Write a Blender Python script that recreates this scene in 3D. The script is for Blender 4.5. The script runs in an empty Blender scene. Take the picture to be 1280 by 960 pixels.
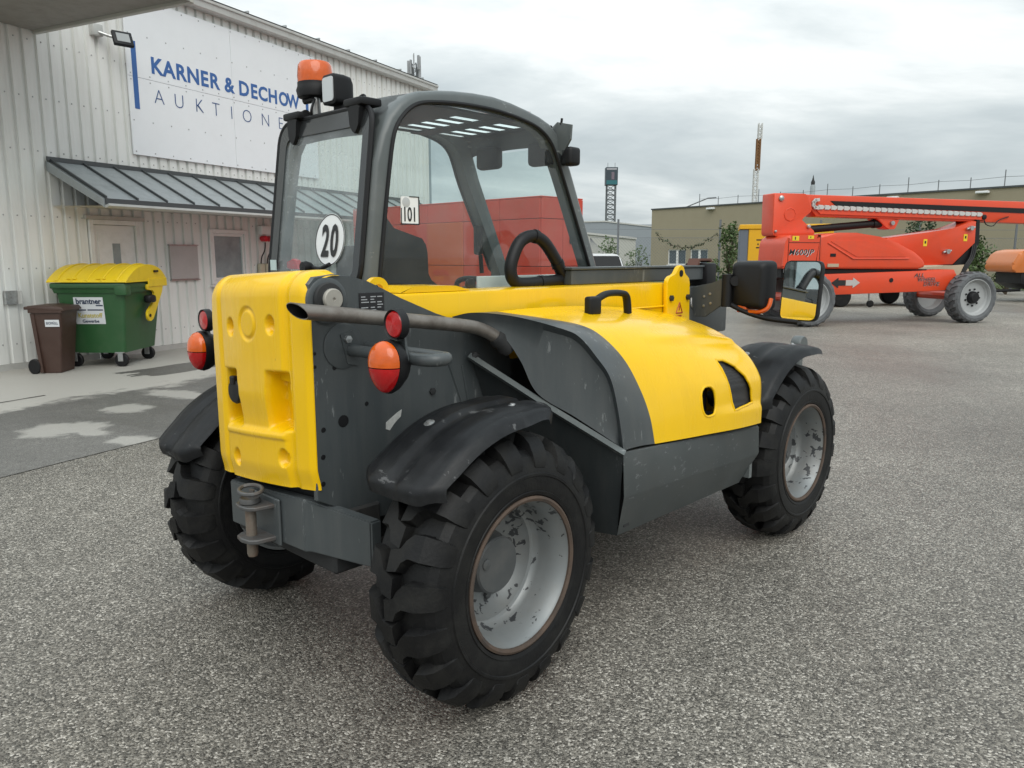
import bpy, bmesh, math, random
from mathutils import Vector, Matrix, noise as mnoise
from math import sin, cos, pi, radians, sqrt, atan2
random.seed(7)
scene = bpy.context.scene
COL = scene.collection

# ------------------------------------------------------------------ camera, sky, sun, exposure
CAM_H = 1.513
cam_data = bpy.data.cameras.new('camera'); cam = bpy.data.objects.new('camera', cam_data); COL.objects.link(cam)
cam_data.sensor_width = 36.0; cam_data.lens = 36.0 * 961.0 / 1280.0
cam_data.clip_start = 0.05; cam_data.clip_end = 3000
cam.location = (0, 0, CAM_H); cam.rotation_euler = (radians(90 - 9.442), 0, 0)
scene.camera = cam

SUN_AZ, SUN_EL = radians(162), radians(47)       # azimuth measured from +Y towards +X
world = bpy.data.worlds.new('World'); scene.world = world; world.use_nodes = True
def build_world():
    nt = world.node_tree; N = nt.nodes; Lk = nt.links; N.clear()
    out = N.new('ShaderNodeOutputWorld'); bg = N.new('ShaderNodeBackground')
    sky = N.new('ShaderNodeTexSky'); sky.sky_type = 'NISHITA'; sky.sun_disc = False
    sky.sun_elevation = SUN_EL; sky.sun_rotation = SUN_AZ; sky.dust_density = 3.0
    tc = N.new('ShaderNodeTexCoord'); sep = N.new('ShaderNodeSeparateXYZ'); Lk.new(tc.outputs['Generated'], sep.inputs[0])
    def math_(op, a, b=None):
        m = N.new('ShaderNodeMath'); m.operation = op
        for i, v in enumerate((a, b)):
            if v is None: continue
            if isinstance(v, (int, float)): m.inputs[i].default_value = v
            else: Lk.new(v, m.inputs[i])
        return m.outputs[0]
    zz = math_('ADD', math_('MAXIMUM', sep.outputs['Z'], 0.0), 0.16)
    cx = math_('DIVIDE', sep.outputs['X'], zz); cy = math_('DIVIDE', sep.outputs['Y'], zz)
    cb = N.new('ShaderNodeCombineXYZ'); Lk.new(cx, cb.inputs[0]); Lk.new(cy, cb.inputs[1])
    mp = N.new('ShaderNodeMapping'); Lk.new(cb.outputs[0], mp.inputs[0])
    mp.inputs['Rotation'].default_value = (0, 0, radians(-38)); mp.inputs['Scale'].default_value = (0.58, 0.80, 1); mp.inputs['Location'].default_value = (2.3, 4.1, 0)
    n1 = N.new('ShaderNodeTexNoise'); n1.inputs['Scale'].default_value = 0.85; n1.inputs['Detail'].default_value = 8; n1.inputs['Roughness'].default_value = 0.56; n1.inputs['Distortion'].default_value = 0.35
    Lk.new(mp.outputs[0], n1.inputs['Vector'])
    n2 = N.new('ShaderNodeTexNoise'); n2.inputs['Scale'].default_value = 0.21; n2.inputs['Detail'].default_value = 3
    Lk.new(mp.outputs[0], n2.inputs['Vector'])
    tot = math_('ADD', math_('MULTIPLY', n1.outputs['Fac'], 0.70), math_('MULTIPLY', n2.outputs['Fac'], 0.30))
    rp = N.new('ShaderNodeValToRGB'); Lk.new(tot, rp.inputs[0])
    e = rp.color_ramp.elements
    e[0].position = 0.40; e[0].color = (0.40, 0.455, 0.475, 1)
    e[1].position = 0.585; e[1].color = (0.80, 0.835, 0.83, 1)
    m = rp.color_ramp.elements.new(0.47); m.color = (0.51, 0.565, 0.58, 1)
    m = rp.color_ramp.elements.new(0.535); m.color = (0.64, 0.69, 0.695, 1)
    nsc = N.new('ShaderNodeMixRGB'); nsc.blend_type = 'MULTIPLY'; nsc.inputs[0].default_value = 1; nsc.inputs[2].default_value = (.1, .1, .1, 1)
    Lk.new(sky.outputs[0], nsc.inputs[1])
    mx = N.new('ShaderNodeMixRGB'); mx.inputs[0].default_value = 0.93
    Lk.new(nsc.outputs[0], mx.inputs[1]); Lk.new(rp.outputs[0], mx.inputs[2])
    # overcast sky: brighter towards the zenith than at the horizon
    zc = math_('MAXIMUM', sep.outputs['Z'], 0.0); zf = math_('ADD', math_('MULTIPLY', math_('MULTIPLY', zc, math_('ADD', zc, 0.35)), 1.05), 0.88)
    Lk.new(mx.outputs[0], bg.inputs['Color']); Lk.new(zf, bg.inputs['Strength'])
    Lk.new(bg.outputs[0], out.inputs[0])
build_world()
sun_d = bpy.data.lights.new('sun', 'SUN'); sun = bpy.data.objects.new('sun', sun_d); COL.objects.link(sun)
sun_d.energy = 1.0; sun_d.angle = radians(50); sun_d.color = (1.0, 0.985, 0.93)
sd = Vector((sin(SUN_AZ) * cos(SUN_EL), cos(SUN_AZ) * cos(SUN_EL), sin(SUN_EL)))
sun.rotation_euler = sd.to_track_quat('Z', 'Y').to_euler(); sun.location = sd * 30
vs = scene.view_settings; vs.view_transform = 'Standard'; vs.look = 'None'; vs.gamma = 1; vs.exposure = 0.38; vs.use_curve_mapping = False
scene.render.engine = 'CYCLES'
try:
    scene.cycles.max_bounces = 6; scene.cycles.diffuse_bounces = 3; scene.cycles.glossy_bounces = 3; scene.cycles.transmission_bounces = 4; scene.cycles.transparent_max_bounces = 12
except Exception: pass

# ------------------------------------------------------------------ materials
def srgb(r, g, b):
    f = lambda c: (c / 12.92 if c <= 0.04045 else ((c + 0.055) / 1.055) ** 2.4)
    return (f(r / 255), f(g / 255), f(b / 255), 1)
def mat(name, col, rough=0.5, metal=0.0, spec=0.5, coat=0.0, var=0.0, vscale=3.0, dirt=None, dirt_amt=0.0, dirt_scale=6.0, bump=0.0, bscale=60.0, emit=None, streak=False, rvar=0.0, scuff=None, scuff_amt=0.5, scuff_scale=40.0, scuff_lim=0.66, scuff_map=(1.0, 1.0, 0.25)):
    """principled material: base colour with noise variation, dirt film and fine bump"""
    m = bpy.data.materials.new(name); m.use_nodes = True
    nt = m.node_tree; N = nt.nodes; Lk = nt.links; p = N['Principled BSDF']
    p.inputs['Base Color'].default_value = col; p.inputs['Roughness'].default_value = rough; p.inputs['Metallic'].default_value = metal
    p.inputs['Specular IOR Level'].default_value = spec; p.inputs['Coat Weight'].default_value = coat; p.inputs['Coat Roughness'].default_value = 0.08
    tc = N.new('ShaderNodeTexCoord'); src = tc.outputs['Object']
    cur = None
    if var > 0:
        n = N.new('ShaderNodeTexNoise'); n.inputs['Scale'].default_value = vscale; n.inputs['Detail'].default_value = 6; n.inputs['Roughness'].default_value = 0.6
        Lk.new(src, n.inputs['Vector'])
        mx = N.new('ShaderNodeMixRGB'); mx.inputs[1].default_value = tuple(c * (1 - var) for c in col[:3]) + (1,); mx.inputs[2].default_value = tuple(min(1, c * (1 + var)) for c in col[:3]) + (1,)
        Lk.new(n.outputs['Fac'], mx.inputs[0]); cur = mx.outputs[0]
    if dirt is not None:
        n = N.new('ShaderNodeTexNoise'); n.inputs['Scale'].default_value = dirt_scale; n.inputs['Detail'].default_value = 8; n.inputs['Roughness'].default_value = 0.65
        if streak:
            mp = N.new('ShaderNodeMapping'); mp.inputs['Scale'].default_value = (3.0, 3.0, 0.25); Lk.new(src, mp.inputs[0]); Lk.new(mp.outputs[0], n.inputs['Vector'])
        else: Lk.new(src, n.inputs['Vector'])
        r = N.new('ShaderNodeMapRange'); r.inputs[1].default_value = 0.45; r.inputs[2].default_value = 0.75; r.inputs[3].default_value = 0; r.inputs[4].default_value = dirt_amt
        Lk.new(n.outputs['Fac'], r.inputs[0])
        mx = N.new('ShaderNodeMixRGB'); mx.inputs[2].default_value = dirt; Lk.new(r.outputs[0], mx.inputs[0])
        if cur is not None: Lk.new(cur, mx.inputs[1])
        else: mx.inputs[1].default_value = col
        cur = mx.outputs[0]
        rr = N.new('ShaderNodeMapRange'); rr.inputs[1].default_value = 0; rr.inputs[2].default_value = 1; rr.inputs[3].default_value = rough; rr.inputs[4].default_value = min(1, rough + 0.35)
        Lk.new(r.outputs[0], rr.inputs[0]); Lk.new(rr.outputs[0], p.inputs['Roughness'])
    if scuff is not None:      # small scrapes and chips with a shape of their own
        mp = N.new('ShaderNodeMapping'); mp.inputs['Scale'].default_value = scuff_map; mp.inputs['Rotation'].default_value = (0.3, 0.5, 0.4); Lk.new(src, mp.inputs[0])
        n = N.new('ShaderNodeTexNoise'); n.inputs['Scale'].default_value = scuff_scale; n.inputs['Detail'].default_value = 6; n.inputs['Roughness'].default_value = 0.7; Lk.new(mp.outputs[0], n.inputs['Vector'])
        n2 = N.new('ShaderNodeTexNoise'); n2.inputs['Scale'].default_value = 3.5; n2.inputs['Detail'].default_value = 3; Lk.new(src, n2.inputs['Vector'])
        ad = N.new('ShaderNodeMath'); ad.operation = 'MULTIPLY_ADD'; ad.inputs[1].default_value = 0.35; Lk.new(n2.outputs['Fac'], ad.inputs[0]); Lk.new(n.outputs['Fac'], ad.inputs[2])
        r = N.new('ShaderNodeMapRange'); r.inputs[1].default_value = scuff_lim + 0.175; r.inputs[2].default_value = scuff_lim + 0.215; r.inputs[3].default_value = 0; r.inputs[4].default_value = scuff_amt; Lk.new(ad.outputs[0], r.inputs[0])
        mx = N.new('ShaderNodeMixRGB'); mx.inputs[2].default_value = scuff; Lk.new(r.outputs[0], mx.inputs[0])
        if cur is not None: Lk.new(cur, mx.inputs[1])
        else: mx.inputs[1].default_value = col
        cur = mx.outputs[0]
    if cur is not None: Lk.new(cur, p.inputs['Base Color'])
    if bump > 0:
        n = N.new('ShaderNodeTexNoise'); n.inputs['Scale'].default_value = bscale; n.inputs['Detail'].default_value = 4; Lk.new(src, n.inputs['Vector'])
        b = N.new('ShaderNodeBump'); b.inputs['Strength'].default_value = bump; b.inputs['Distance'].default_value = 0.01
        Lk.new(n.outputs['Fac'], b.inputs['Height']); Lk.new(b.outputs[0], p.inputs['Normal'])
    if emit:
        p.inputs['Emission Color'].default_value = emit[0]; p.inputs['Emission Strength'].default_value = emit[1]
    return m
def glass(name, tint=(0.9, 0.95, 0.94), film=0.06, filmcol=(0.62, 0.66, 0.66, 1), refl=1.0, spots=0.0):
    m = bpy.data.materials.new(name); m.use_nodes = True
    nt = m.node_tree; N = nt.nodes; Lk = nt.links; N.clear()
    out = N.new('ShaderNodeOutputMaterial'); tr = N.new('ShaderNodeBsdfTransparent'); tr.inputs[0].default_value = tint + (1,)
    gl = N.new('ShaderNodeBsdfGlossy'); gl.inputs['Roughness'].default_value = 0.02; gl.inputs[0].default_value = (refl, refl, refl, 1)
    df = N.new('ShaderNodeBsdfDiffuse'); df.inputs[0].default_value = filmcol
    tc = N.new('ShaderNodeTexCoord'); n = N.new('ShaderNodeTexNoise'); n.inputs['Scale'].default_value = 5; n.inputs['Detail'].default_value = 8; Lk.new(tc.outputs['Object'], n.inputs['Vector'])
    r = N.new('ShaderNodeMapRange'); r.inputs[1].default_value = 0.3; r.inputs[2].default_value = 0.75; r.inputs[3].default_value = film * 0.3; r.inputs[4].default_value = film * 1.8
    Lk.new(n.outputs['Fac'], r.inputs[0]); fac = r.outputs[0]
    if spots > 0:
        v = N.new('ShaderNodeTexVoronoi'); v.inputs['Scale'].default_value = 55; Lk.new(tc.outputs['Object'], v.inputs['Vector'])
        lt = N.new('ShaderNodeMath'); lt.operation = 'LESS_THAN'; lt.inputs[1].default_value = 0.17; Lk.new(v.outputs['Distance'], lt.inputs[0])
        ml = N.new('ShaderNodeMath'); ml.operation = 'MULTIPLY'; ml.inputs[1].default_value = spots; Lk.new(lt.outputs[0], ml.inputs[0])
        ad = N.new('ShaderNodeMath'); ad.operation = 'ADD'; Lk.new(fac, ad.inputs[0]); Lk.new(ml.outputs[0], ad.inputs[1]); fac = ad.outputs[0]
    m1 = N.new('ShaderNodeMixShader'); Lk.new(fac, m1.inputs[0]); Lk.new(tr.outputs[0], m1.inputs[1]); Lk.new(df.outputs[0], m1.inputs[2])
    lw = N.new('ShaderNodeLayerWeight'); pw = N.new('ShaderNodeMath'); pw.operation = 'POWER'; pw.inputs[1].default_value = 4.0; Lk.new(lw.outputs['Facing'], pw.inputs[0]); lw.inputs['Blend'].default_value = 0.5
    ma = N.new('ShaderNodeMath'); ma.operation = 'MULTIPLY_ADD'; ma.inputs[1].default_value = 0.75; ma.inputs[2].default_value = 0.045; Lk.new(pw.outputs[0], ma.inputs[0])
    m2 = N.new('ShaderNodeMixShader'); Lk.new(ma.outputs[0], m2.inputs[0]); Lk.new(m1.outputs[0], m2.inputs[1]); Lk.new(gl.outputs[0], m2.inputs[2])
    Lk.new(m2.outputs[0], out.inputs[0])
    return m
def mirror_mat():
    m = mat('mirror_glass', (0.82, 0.85, 0.86, 1), 0.02, 1.0); return m
M = {}
M['yellow'] = mat('yellow_paint', (0.84, 0.500, 0.001, 1), 0.26, 0, 0.28, 0.32, var=0.035, vscale=2.5, dirt=(0.42, 0.27, 0.02, 1), dirt_amt=0.14, dirt_scale=4, streak=True, bump=0.012, bscale=90, scuff=(0.16, 0.10, 0.02, 1), scuff_amt=0.6, scuff_scale=34, scuff_lim=0.70)
M['grey'] = mat('grey_paint', (0.054, 0.062, 0.065, 1), 0.38, 0, 0.5, 0.1, var=0.14, vscale=4, dirt=(0.095, 0.098, 0.095, 1), dirt_amt=0.45, dirt_scale=5, streak=True, bump=0.03, bscale=120, scuff=(0.20, 0.21, 0.21, 1), scuff_amt=0.6, scuff_scale=36, scuff_lim=0.645)
M['greyl'] = mat('cab_grey_paint', (0.092, 0.104, 0.104, 1), 0.40, 0, 0.5, 0.15, var=0.10, vscale=4, dirt=(0.16, 0.165, 0.16, 1), dirt_amt=0.4, dirt_scale=7, bump=0.02, bscale=120, scuff=(0.26, 0.27, 0.27, 1), scuff_amt=0.6, scuff_scale=36, scuff_lim=0.64, scuff_map=(.5, .5, 1.0))
M['skirt'] = mat('reflection_lit_skirt_grey', (0.125, 0.138, 0.138, 1), 0.40, 0, 0.5, 0.1, var=0.12, vscale=4, dirt=(0.19, 0.19, 0.18, 1), dirt_amt=0.45, dirt_scale=5, bump=0.02, bscale=120, scuff=(0.32, 0.33, 0.33, 1), scuff_amt=0.6, scuff_scale=36, scuff_lim=0.64, scuff_map=(.5, .5, 1.0))  # grey lightened: reflected sky and ground put into the skirt colour
M['plastic'] = mat('black_fender_plastic', (0.021, 0.022, 0.0245, 1), 0.34, 0, 0.5, 0, var=0.2, vscale=5, dirt=(0.085, 0.088, 0.09, 1), dirt_amt=0.5, dirt_scale=7, bump=0.05, bscale=180, scuff=(0.30, 0.30, 0.30, 1), scuff_amt=0.55, scuff_scale=30, scuff_lim=0.625, scuff_map=(1, .35, 1))
M['black'] = mat('black_plastic', (0.008, 0.008, 0.009, 1), 0.5, 0, 0.32, bump=0.05, bscale=200, var=0.2)
M['dark'] = mat('dark_cavity_paint', (0.016, 0.017, 0.018, 1), 0.75, var=0.3, dirt=(0.05, 0.045, 0.04, 1), dirt_amt=0.6)
M['gasket'] = mat('rubber_gasket', (0.006, 0.006, 0.007, 1), 0.5, 0, 0.35)
M['rubber'] = mat('tyre_rubber', (0.0065, 0.0065, 0.007, 1), 0.50, 0, 0.28, 0, var=0.3, vscale=6, dirt=(0.026, 0.025, 0.022, 1), dirt_amt=0.65, dirt_scale=9, bump=0.12, bscale=90)
M['steel'] = mat('galvanised_steel', (0.45, 0.46, 0.46, 1), 0.38, 0.85, var=0.2, vscale=20, dirt=(0.16, 0.12, 0.09, 1), dirt_amt=0.6, dirt_scale=15)
M['rust'] = mat('rusty_steel', (0.20, 0.17, 0.14, 1), 0.55, 0.4, var=0.3, vscale=18, dirt=(0.16, 0.07, 0.035, 1), dirt_amt=0.7, dirt_scale=14, bump=0.1)
M['exhaust'] = mat('stained_exhaust_steel', (0.25, 0.225, 0.20, 1), 0.40, 0.7, var=0.35, vscale=12, dirt=(0.10, 0.075, 0.06, 1), dirt_amt=0.85, dirt_scale=9, bump=0.06, bscale=40)
M['orange_lens'] = mat('amber_lens', (0.60, 0.095, 0.004, 1), 0.08, 0, 0.4, 0.5, var=0.35, vscale=18, bump=0.12, bscale=60)
M['red_lens'] = mat('red_lens', (0.42, 0.004, 0.006, 1), 0.08, 0, 0.4, 0.5, var=0.5, vscale=18, bump=0.12, bscale=60)
M['white'] = mat('white_paint', (0.74, 0.75, 0.75, 1), 0.4, var=0.04)
M['silver_glass'] = mat('lamp_reflector', (0.62, 0.64, 0.65, 1), 0.2, 0.3, coat=0.5)
M['glass'] = glass('cab_glass', (0.86, 0.92, 0.91), 0.028, spots=0.04)
M['rear_glass'] = glass('rear_window_glass', (0.82, 0.89, 0.88), 0.16, spots=0.2)
M['mirror'] = mirror_mat()
M['seat'] = mat('seat_fabric', (0.012, 0.012, 0.013, 1), 0.85, bump=0.2, bscale=150)
M['red_plastic'] = mat('red_plastic', (0.62, 0.015, 0.03, 1), 0.4)
def rim_material():
    m = mat('chipped_silver_rim', (0.235, 0.248, 0.25, 1), 0.42, 0.3, 0.5, 0.1, var=0.15, vscale=8, dirt=(.20, .17, .14, 1), dirt_amt=.45, dirt_scale=5)
    nt = m.node_tree; N = nt.nodes; Lk = nt.links; p = N['Principled BSDF']
    prev = p.inputs['Base Color'].links[0].from_socket
    tc = N.new('ShaderNodeTexCoord'); n = N.new('ShaderNodeTexNoise'); n.inputs['Scale'].default_value = 26; n.inputs['Detail'].default_value = 6; n.inputs['Roughness'].default_value = 0.55; n.inputs['Distortion'].default_value = 0.5
    Lk.new(tc.outputs['Object'], n.inputs['Vector'])
    n2 = N.new('ShaderNodeTexNoise'); n2.inputs['Scale'].default_value = 4.5; Lk.new(tc.outputs['Object'], n2.inputs['Vector'])
    ad = N.new('ShaderNodeMath'); ad.operation = 'MULTIPLY_ADD'; ad.inputs[1].default_value = 0.55; Lk.new(n2.outputs['Fac'], ad.inputs[0]); Lk.new(n.outputs['Fac'], ad.inputs[2])
    r = N.new('ShaderNodeMapRange'); r.inputs[1].default_value = 0.880; r.inputs[2].default_value = 0.886; Lk.new(ad.outputs[0], r.inputs[0])
    mx = N.new('ShaderNodeMixRGB'); mx.inputs[2].default_value = (0.035, 0.037, 0.04, 1); Lk.new(r.outputs[0], mx.inputs[0]); Lk.new(prev, mx.inputs[1])
    Lk.new(mx.outputs[0], p.inputs['Base Color'])
    iv = N.new('ShaderNodeMath'); iv.operation = 'MULTIPLY_ADD'; iv.inputs[1].default_value = -0.35; iv.inputs[2].default_value = 0.35; Lk.new(r.outputs[0], iv.inputs[0]); Lk.new(iv.outputs[0], p.inputs['Metallic'])
    b = N.new('ShaderNodeBump'); b.invert = True; b.inputs['Strength'].default_value = 0.4; b.inputs['Distance'].default_value = 0.003; Lk.new(r.outputs[0], b.inputs['Height']); Lk.new(b.outputs[0], p.inputs['Normal'])
    return m
M['rim'] = rim_material()
M['hub'] = mat('hub_grey_paint', (0.075, 0.080, 0.082, 1), 0.5, 0.1, var=0.15, vscale=6, dirt=(0.16, 0.15, 0.14, 1), dirt_amt=0.5, dirt_scale=8)
M['rimrust'] = mat('rusty_rim_edge', (0.095, 0.065, 0.048, 1), 0.7, 0.2, var=0.5, vscale=14, dirt=(0.05, 0.045, 0.042, 1), dirt_amt=0.9, dirt_scale=9)

# ------------------------------------------------------------------ mesh helpers
def finish(name, bm, m, parent=None, smooth=True, ang=35, loc=None):
    bmesh.ops.recalc_face_normals(bm, faces=bm.faces)
    me = bpy.data.meshes.new(name); bm.to_mesh(me); bm.free()
    if isinstance(m, (list, tuple)):
        for x in m: me.materials.append(x)
    else: me.materials.append(m)
    if smooth:
        for p in me.polygons: p.use_smooth = True
        me.set_sharp_from_angle(angle=radians(ang))
    o = bpy.data.objects.new(name, me); COL.objects.link(o)
    if parent is not None: o.parent = parent
    if loc is not None: o.location = loc
    return o
def empty(name, loc=(0, 0, 0), rz=0, label=None, cat=None, group=None, kind=None):
    o = bpy.data.objects.new(name, None); COL.objects.link(o); o.location = loc; o.rotation_euler = (0, 0, rz); o.empty_display_size = .2
    tag(o, label, cat, group, kind); return o
def tag(o, label=None, cat=None, group=None, kind=None):
    if label: o['label'] = label
    if cat: o['category'] = cat
    if group: o['group'] = group
    if kind: o['kind'] = kind
    return o
def nb(): return bmesh.new()
def add_box(bm, x0, x1, y0, y1, z0, z1, bevel=0, seg=2, mtx=None):
    vs_ = [bm.verts.new((x, y, z)) for x in (x0, x1) for y in (y0, y1) for z in (z0, z1)]
    fs = [(0, 1, 3, 2), (4, 6, 7, 5), (0, 4, 5, 1), (2, 3, 7, 6), (0, 2, 6, 4), (1, 5, 7, 3)]
    faces = [bm.faces.new([vs_[i] for i in f]) for f in fs]
    if bevel > 0:
        ed = {e for f in faces for e in f.edges}
        r = bmesh.ops.bevel(bm, geom=list(ed), offset=bevel, segments=seg, affect='EDGES', profile=0.5)
        vs_ = list({v for f in r['faces'] for v in f.verts} | {v for v in vs_ if v.is_valid})
    if mtx is not None:
        for v in {v for v in vs_ if v.is_valid}: v.co = mtx @ v.co
    return vs_
def add_poly(bm, pts, axis, a0, a1, bevel=0, seg=2, fn=None):
    """extrude a 2D outline; axis 'y': pts are (x,z); axis 'x': (y,z); axis 'z': (x,y)"""
    def mk(p, a):
        if axis == 'y': return (p[0], a, p[1])
        if axis == 'x': return (a, p[0], p[1])
        return (p[0], p[1], a)
    A = [bm.verts.new(mk(p, a0)) for p in pts]; Bv = [bm.verts.new(mk(p, a1)) for p in pts]
    n = len(pts); fs = [bm.faces.new(A), bm.faces.new(Bv[::-1])]
    for i in range(n): fs.append(bm.faces.new((A[i], Bv[i], Bv[(i + 1) % n], A[(i + 1) % n])))
    allv = A + Bv
    if bevel > 0:
        ed = set(fs[0].edges) | set(fs[1].edges)
        r = bmesh.ops.bevel(bm, geom=list(ed), offset=bevel, segments=seg, affect='EDGES', profile=0.5)
        allv = list({v for v in allv if v.is_valid} | {v for f in r['faces'] for v in f.verts})
    if fn:
        for v in allv: v.co = Vector(fn(v.co))
    return allv
def frame_of(t):
    t = t.normalized(); up = Vector((0, 0, 1)) if abs(t.z) < 0.95 else Vector((1, 0, 0))
    a = t.cross(up).normalized(); return a, a.cross(t).normalized()
def add_tube(bm, pts, r, n=12, cap=True, flat=None):
    pts = [Vector(p) for p in pts]; rings = []; pa = None
    for i, p in enumerate(pts):
        t = (pts[min(i + 1, len(pts) - 1)] - pts[max(i - 1, 0)])
        if pa is None: a, b = frame_of(t)
        else:
            t.normalize(); a = (pa - t * pa.dot(t)).normalized(); b = a.cross(t).normalized()
        pa = a; rr = r[i] if isinstance(r, (list, tuple)) else r
        fx, fy = flat if flat else (1, 1)
        rings.append([bm.verts.new(p + a * (rr * fx * cos(2 * pi * k / n)) + b * (rr * fy * sin(2 * pi * k / n))) for k in range(n)])
    for i in range(len(rings) - 1):
        for k in range(n): bm.faces.new((rings[i][k], rings[i][(k + 1) % n], rings[i + 1][(k + 1) % n], rings[i + 1][k]))
    if cap: bm.faces.new(rings[0][::-1]); bm.faces.new(rings[-1])
    return rings
def smooth_path(pts, n=6):
    pts = [Vector(p) for p in pts]; out = []
    for i in range(len(pts) - 1):
        p0 = pts[max(i - 1, 0)]; p1 = pts[i]; p2 = pts[i + 1]; p3 = pts[min(i + 2, len(pts) - 1)]
        for k in range(n):
            t = k / n; t2 = t * t; t3 = t2 * t
            out.append(0.5 * ((2 * p1) + (p2 - p0) * t + (2 * p0 - 5 * p1 + 4 * p2 - p3) * t2 + (3 * p1 - p0 - 3 * p2 + p3) * t3))
    out.append(pts[-1]); return out
def add_lathe(bm, prof, n=48, axis='y', c=(0, 0, 0), close=False):
    """prof: list of (radius, offset along axis)"""
    rings = []
    for r, w in prof:
        ring = []
        for k in range(n):
            a = 2 * pi * k / n
            if axis == 'y': co = (c[0] + r * cos(a), c[1] + w, c[2] + r * sin(a))
            elif axis == 'z': co = (c[0] + r * cos(a), c[1] + r * sin(a), c[2] + w)
            else: co = (c[0] + w, c[1] + r * cos(a), c[2] + r * sin(a))
            ring.append(bm.verts.new(co))
        rings.append(ring)
    for i in range(len(rings) - 1 + (1 if close else 0)):
        A, Bv = rings[i], rings[(i + 1) % len(rings)]
        for k in range(n): bm.faces.new((A[k], A[(k + 1) % n], Bv[(k + 1) % n], Bv[k]))
    if not close:
        if prof[0][0] > 1e-4: bm.faces.new(rings[0])
        if prof[-1][0] > 1e-4: bm.faces.new(rings[-1][::-1])
    bmesh.ops.remove_doubles(bm, verts=[v for r_ in rings for v in r_], dist=1e-6)
def add_grid(bm, rows, skip=None, mi=None):
    V = [[bm.verts.new(p) for p in r] for r in rows]; fs = []
    for i in range(len(V) - 1):
        for j in range(len(V[i]) - 1):
            if skip and skip(i, j): continue
            f = bm.faces.new((V[i][j], V[i][j + 1], V[i + 1][j + 1], V[i + 1][j]))
            if mi: f.material_index = mi(i, j)
            fs.append(f)
    return V, fs
def lerp(a, b, t): return a + (b - a) * t
def sstep(a, b, x):
    if a == b: return 1.0 if x >= a else 0.0
    t = max(0, min(1, (x - a) / (b - a))); return t * t * (3 - 2 * t)
def interp(pts, x):
    if x <= pts[0][0]: return pts[0][1]
    for (x0, y0), (x1, y1) in zip(pts, pts[1:]):
        if x <= x1: return y0 + (y1 - y0) * (x - x0) / (x1 - x0)
    return pts[-1][1]
def round_poly(pts, r, n=5):
    out = []; L = len(pts)
    for i in range(L):
        p = Vector(pts[i]); a = Vector(pts[i - 1]) - p; b = Vector(pts[(i + 1) % L]) - p
        rr = r[i] if isinstance(r, (list, tuple)) else r
        rr = min(rr, a.length * .45, b.length * .45)
        if rr <= 1e-5: out.append(tuple(p)); continue
        p1 = p + a.normalized() * rr; p2 = p + b.normalized() * rr
        for k in range(n + 1):
            t = k / n; q = p1 * (1 - t) ** 2 + p * 2 * t * (1 - t) + p2 * t * t; out.append((q.x, q.y))
    return out
def text_mesh(name, s, size, m, parent, mtx, offset=0.0, shear=0.0, space=1.0, align='LEFT', depth=0.001, sx=1.0):
    cu = bpy.data.curves.new('t', 'FONT'); cu.body = s; cu.size = size; cu.offset = offset; cu.shear = shear; cu.space_character = space; cu.align_x = align; cu.extrude = depth; cu.resolution_u = 3
    to = bpy.data.objects.new('t', cu); COL.objects.link(to)
    dg = bpy.context.evaluated_depsgraph_get(); me = bpy.data.meshes.new_from_object(to.evaluated_get(dg))
    bpy.data.objects.remove(to); bpy.data.curves.remove(cu)
    me.name = name; me.materials.clear(); me.materials.append(m)
    me.transform(Matrix.Diagonal((sx, 1, 1, 1))); me.transform(mtx)
    o = bpy.data.objects.new(name, me); COL.objects.link(o); o.parent = parent
    return o
def basis(o, x, y):
    """matrix with text x axis -> x, text y axis -> y"""
    x = Vector(x).normalized(); y = Vector(y).normalized(); z = x.cross(y)
    return Matrix(((x.x, y.x, z.x, o[0]), (x.y, y.y, z.y, o[1]), (x.z, y.z, z.z, o[2]), (0, 0, 0, 1)))
def dup(o, parent=None, loc=None, rz=None):
    c = o.copy(); COL.objects.link(c); c.parent = parent
    if loc is not None: c.location = loc
    if rz is not None: c.rotation_euler = (0, 0, rz)
    for ch in list(o.children): dup(ch, c)
    return c

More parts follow.
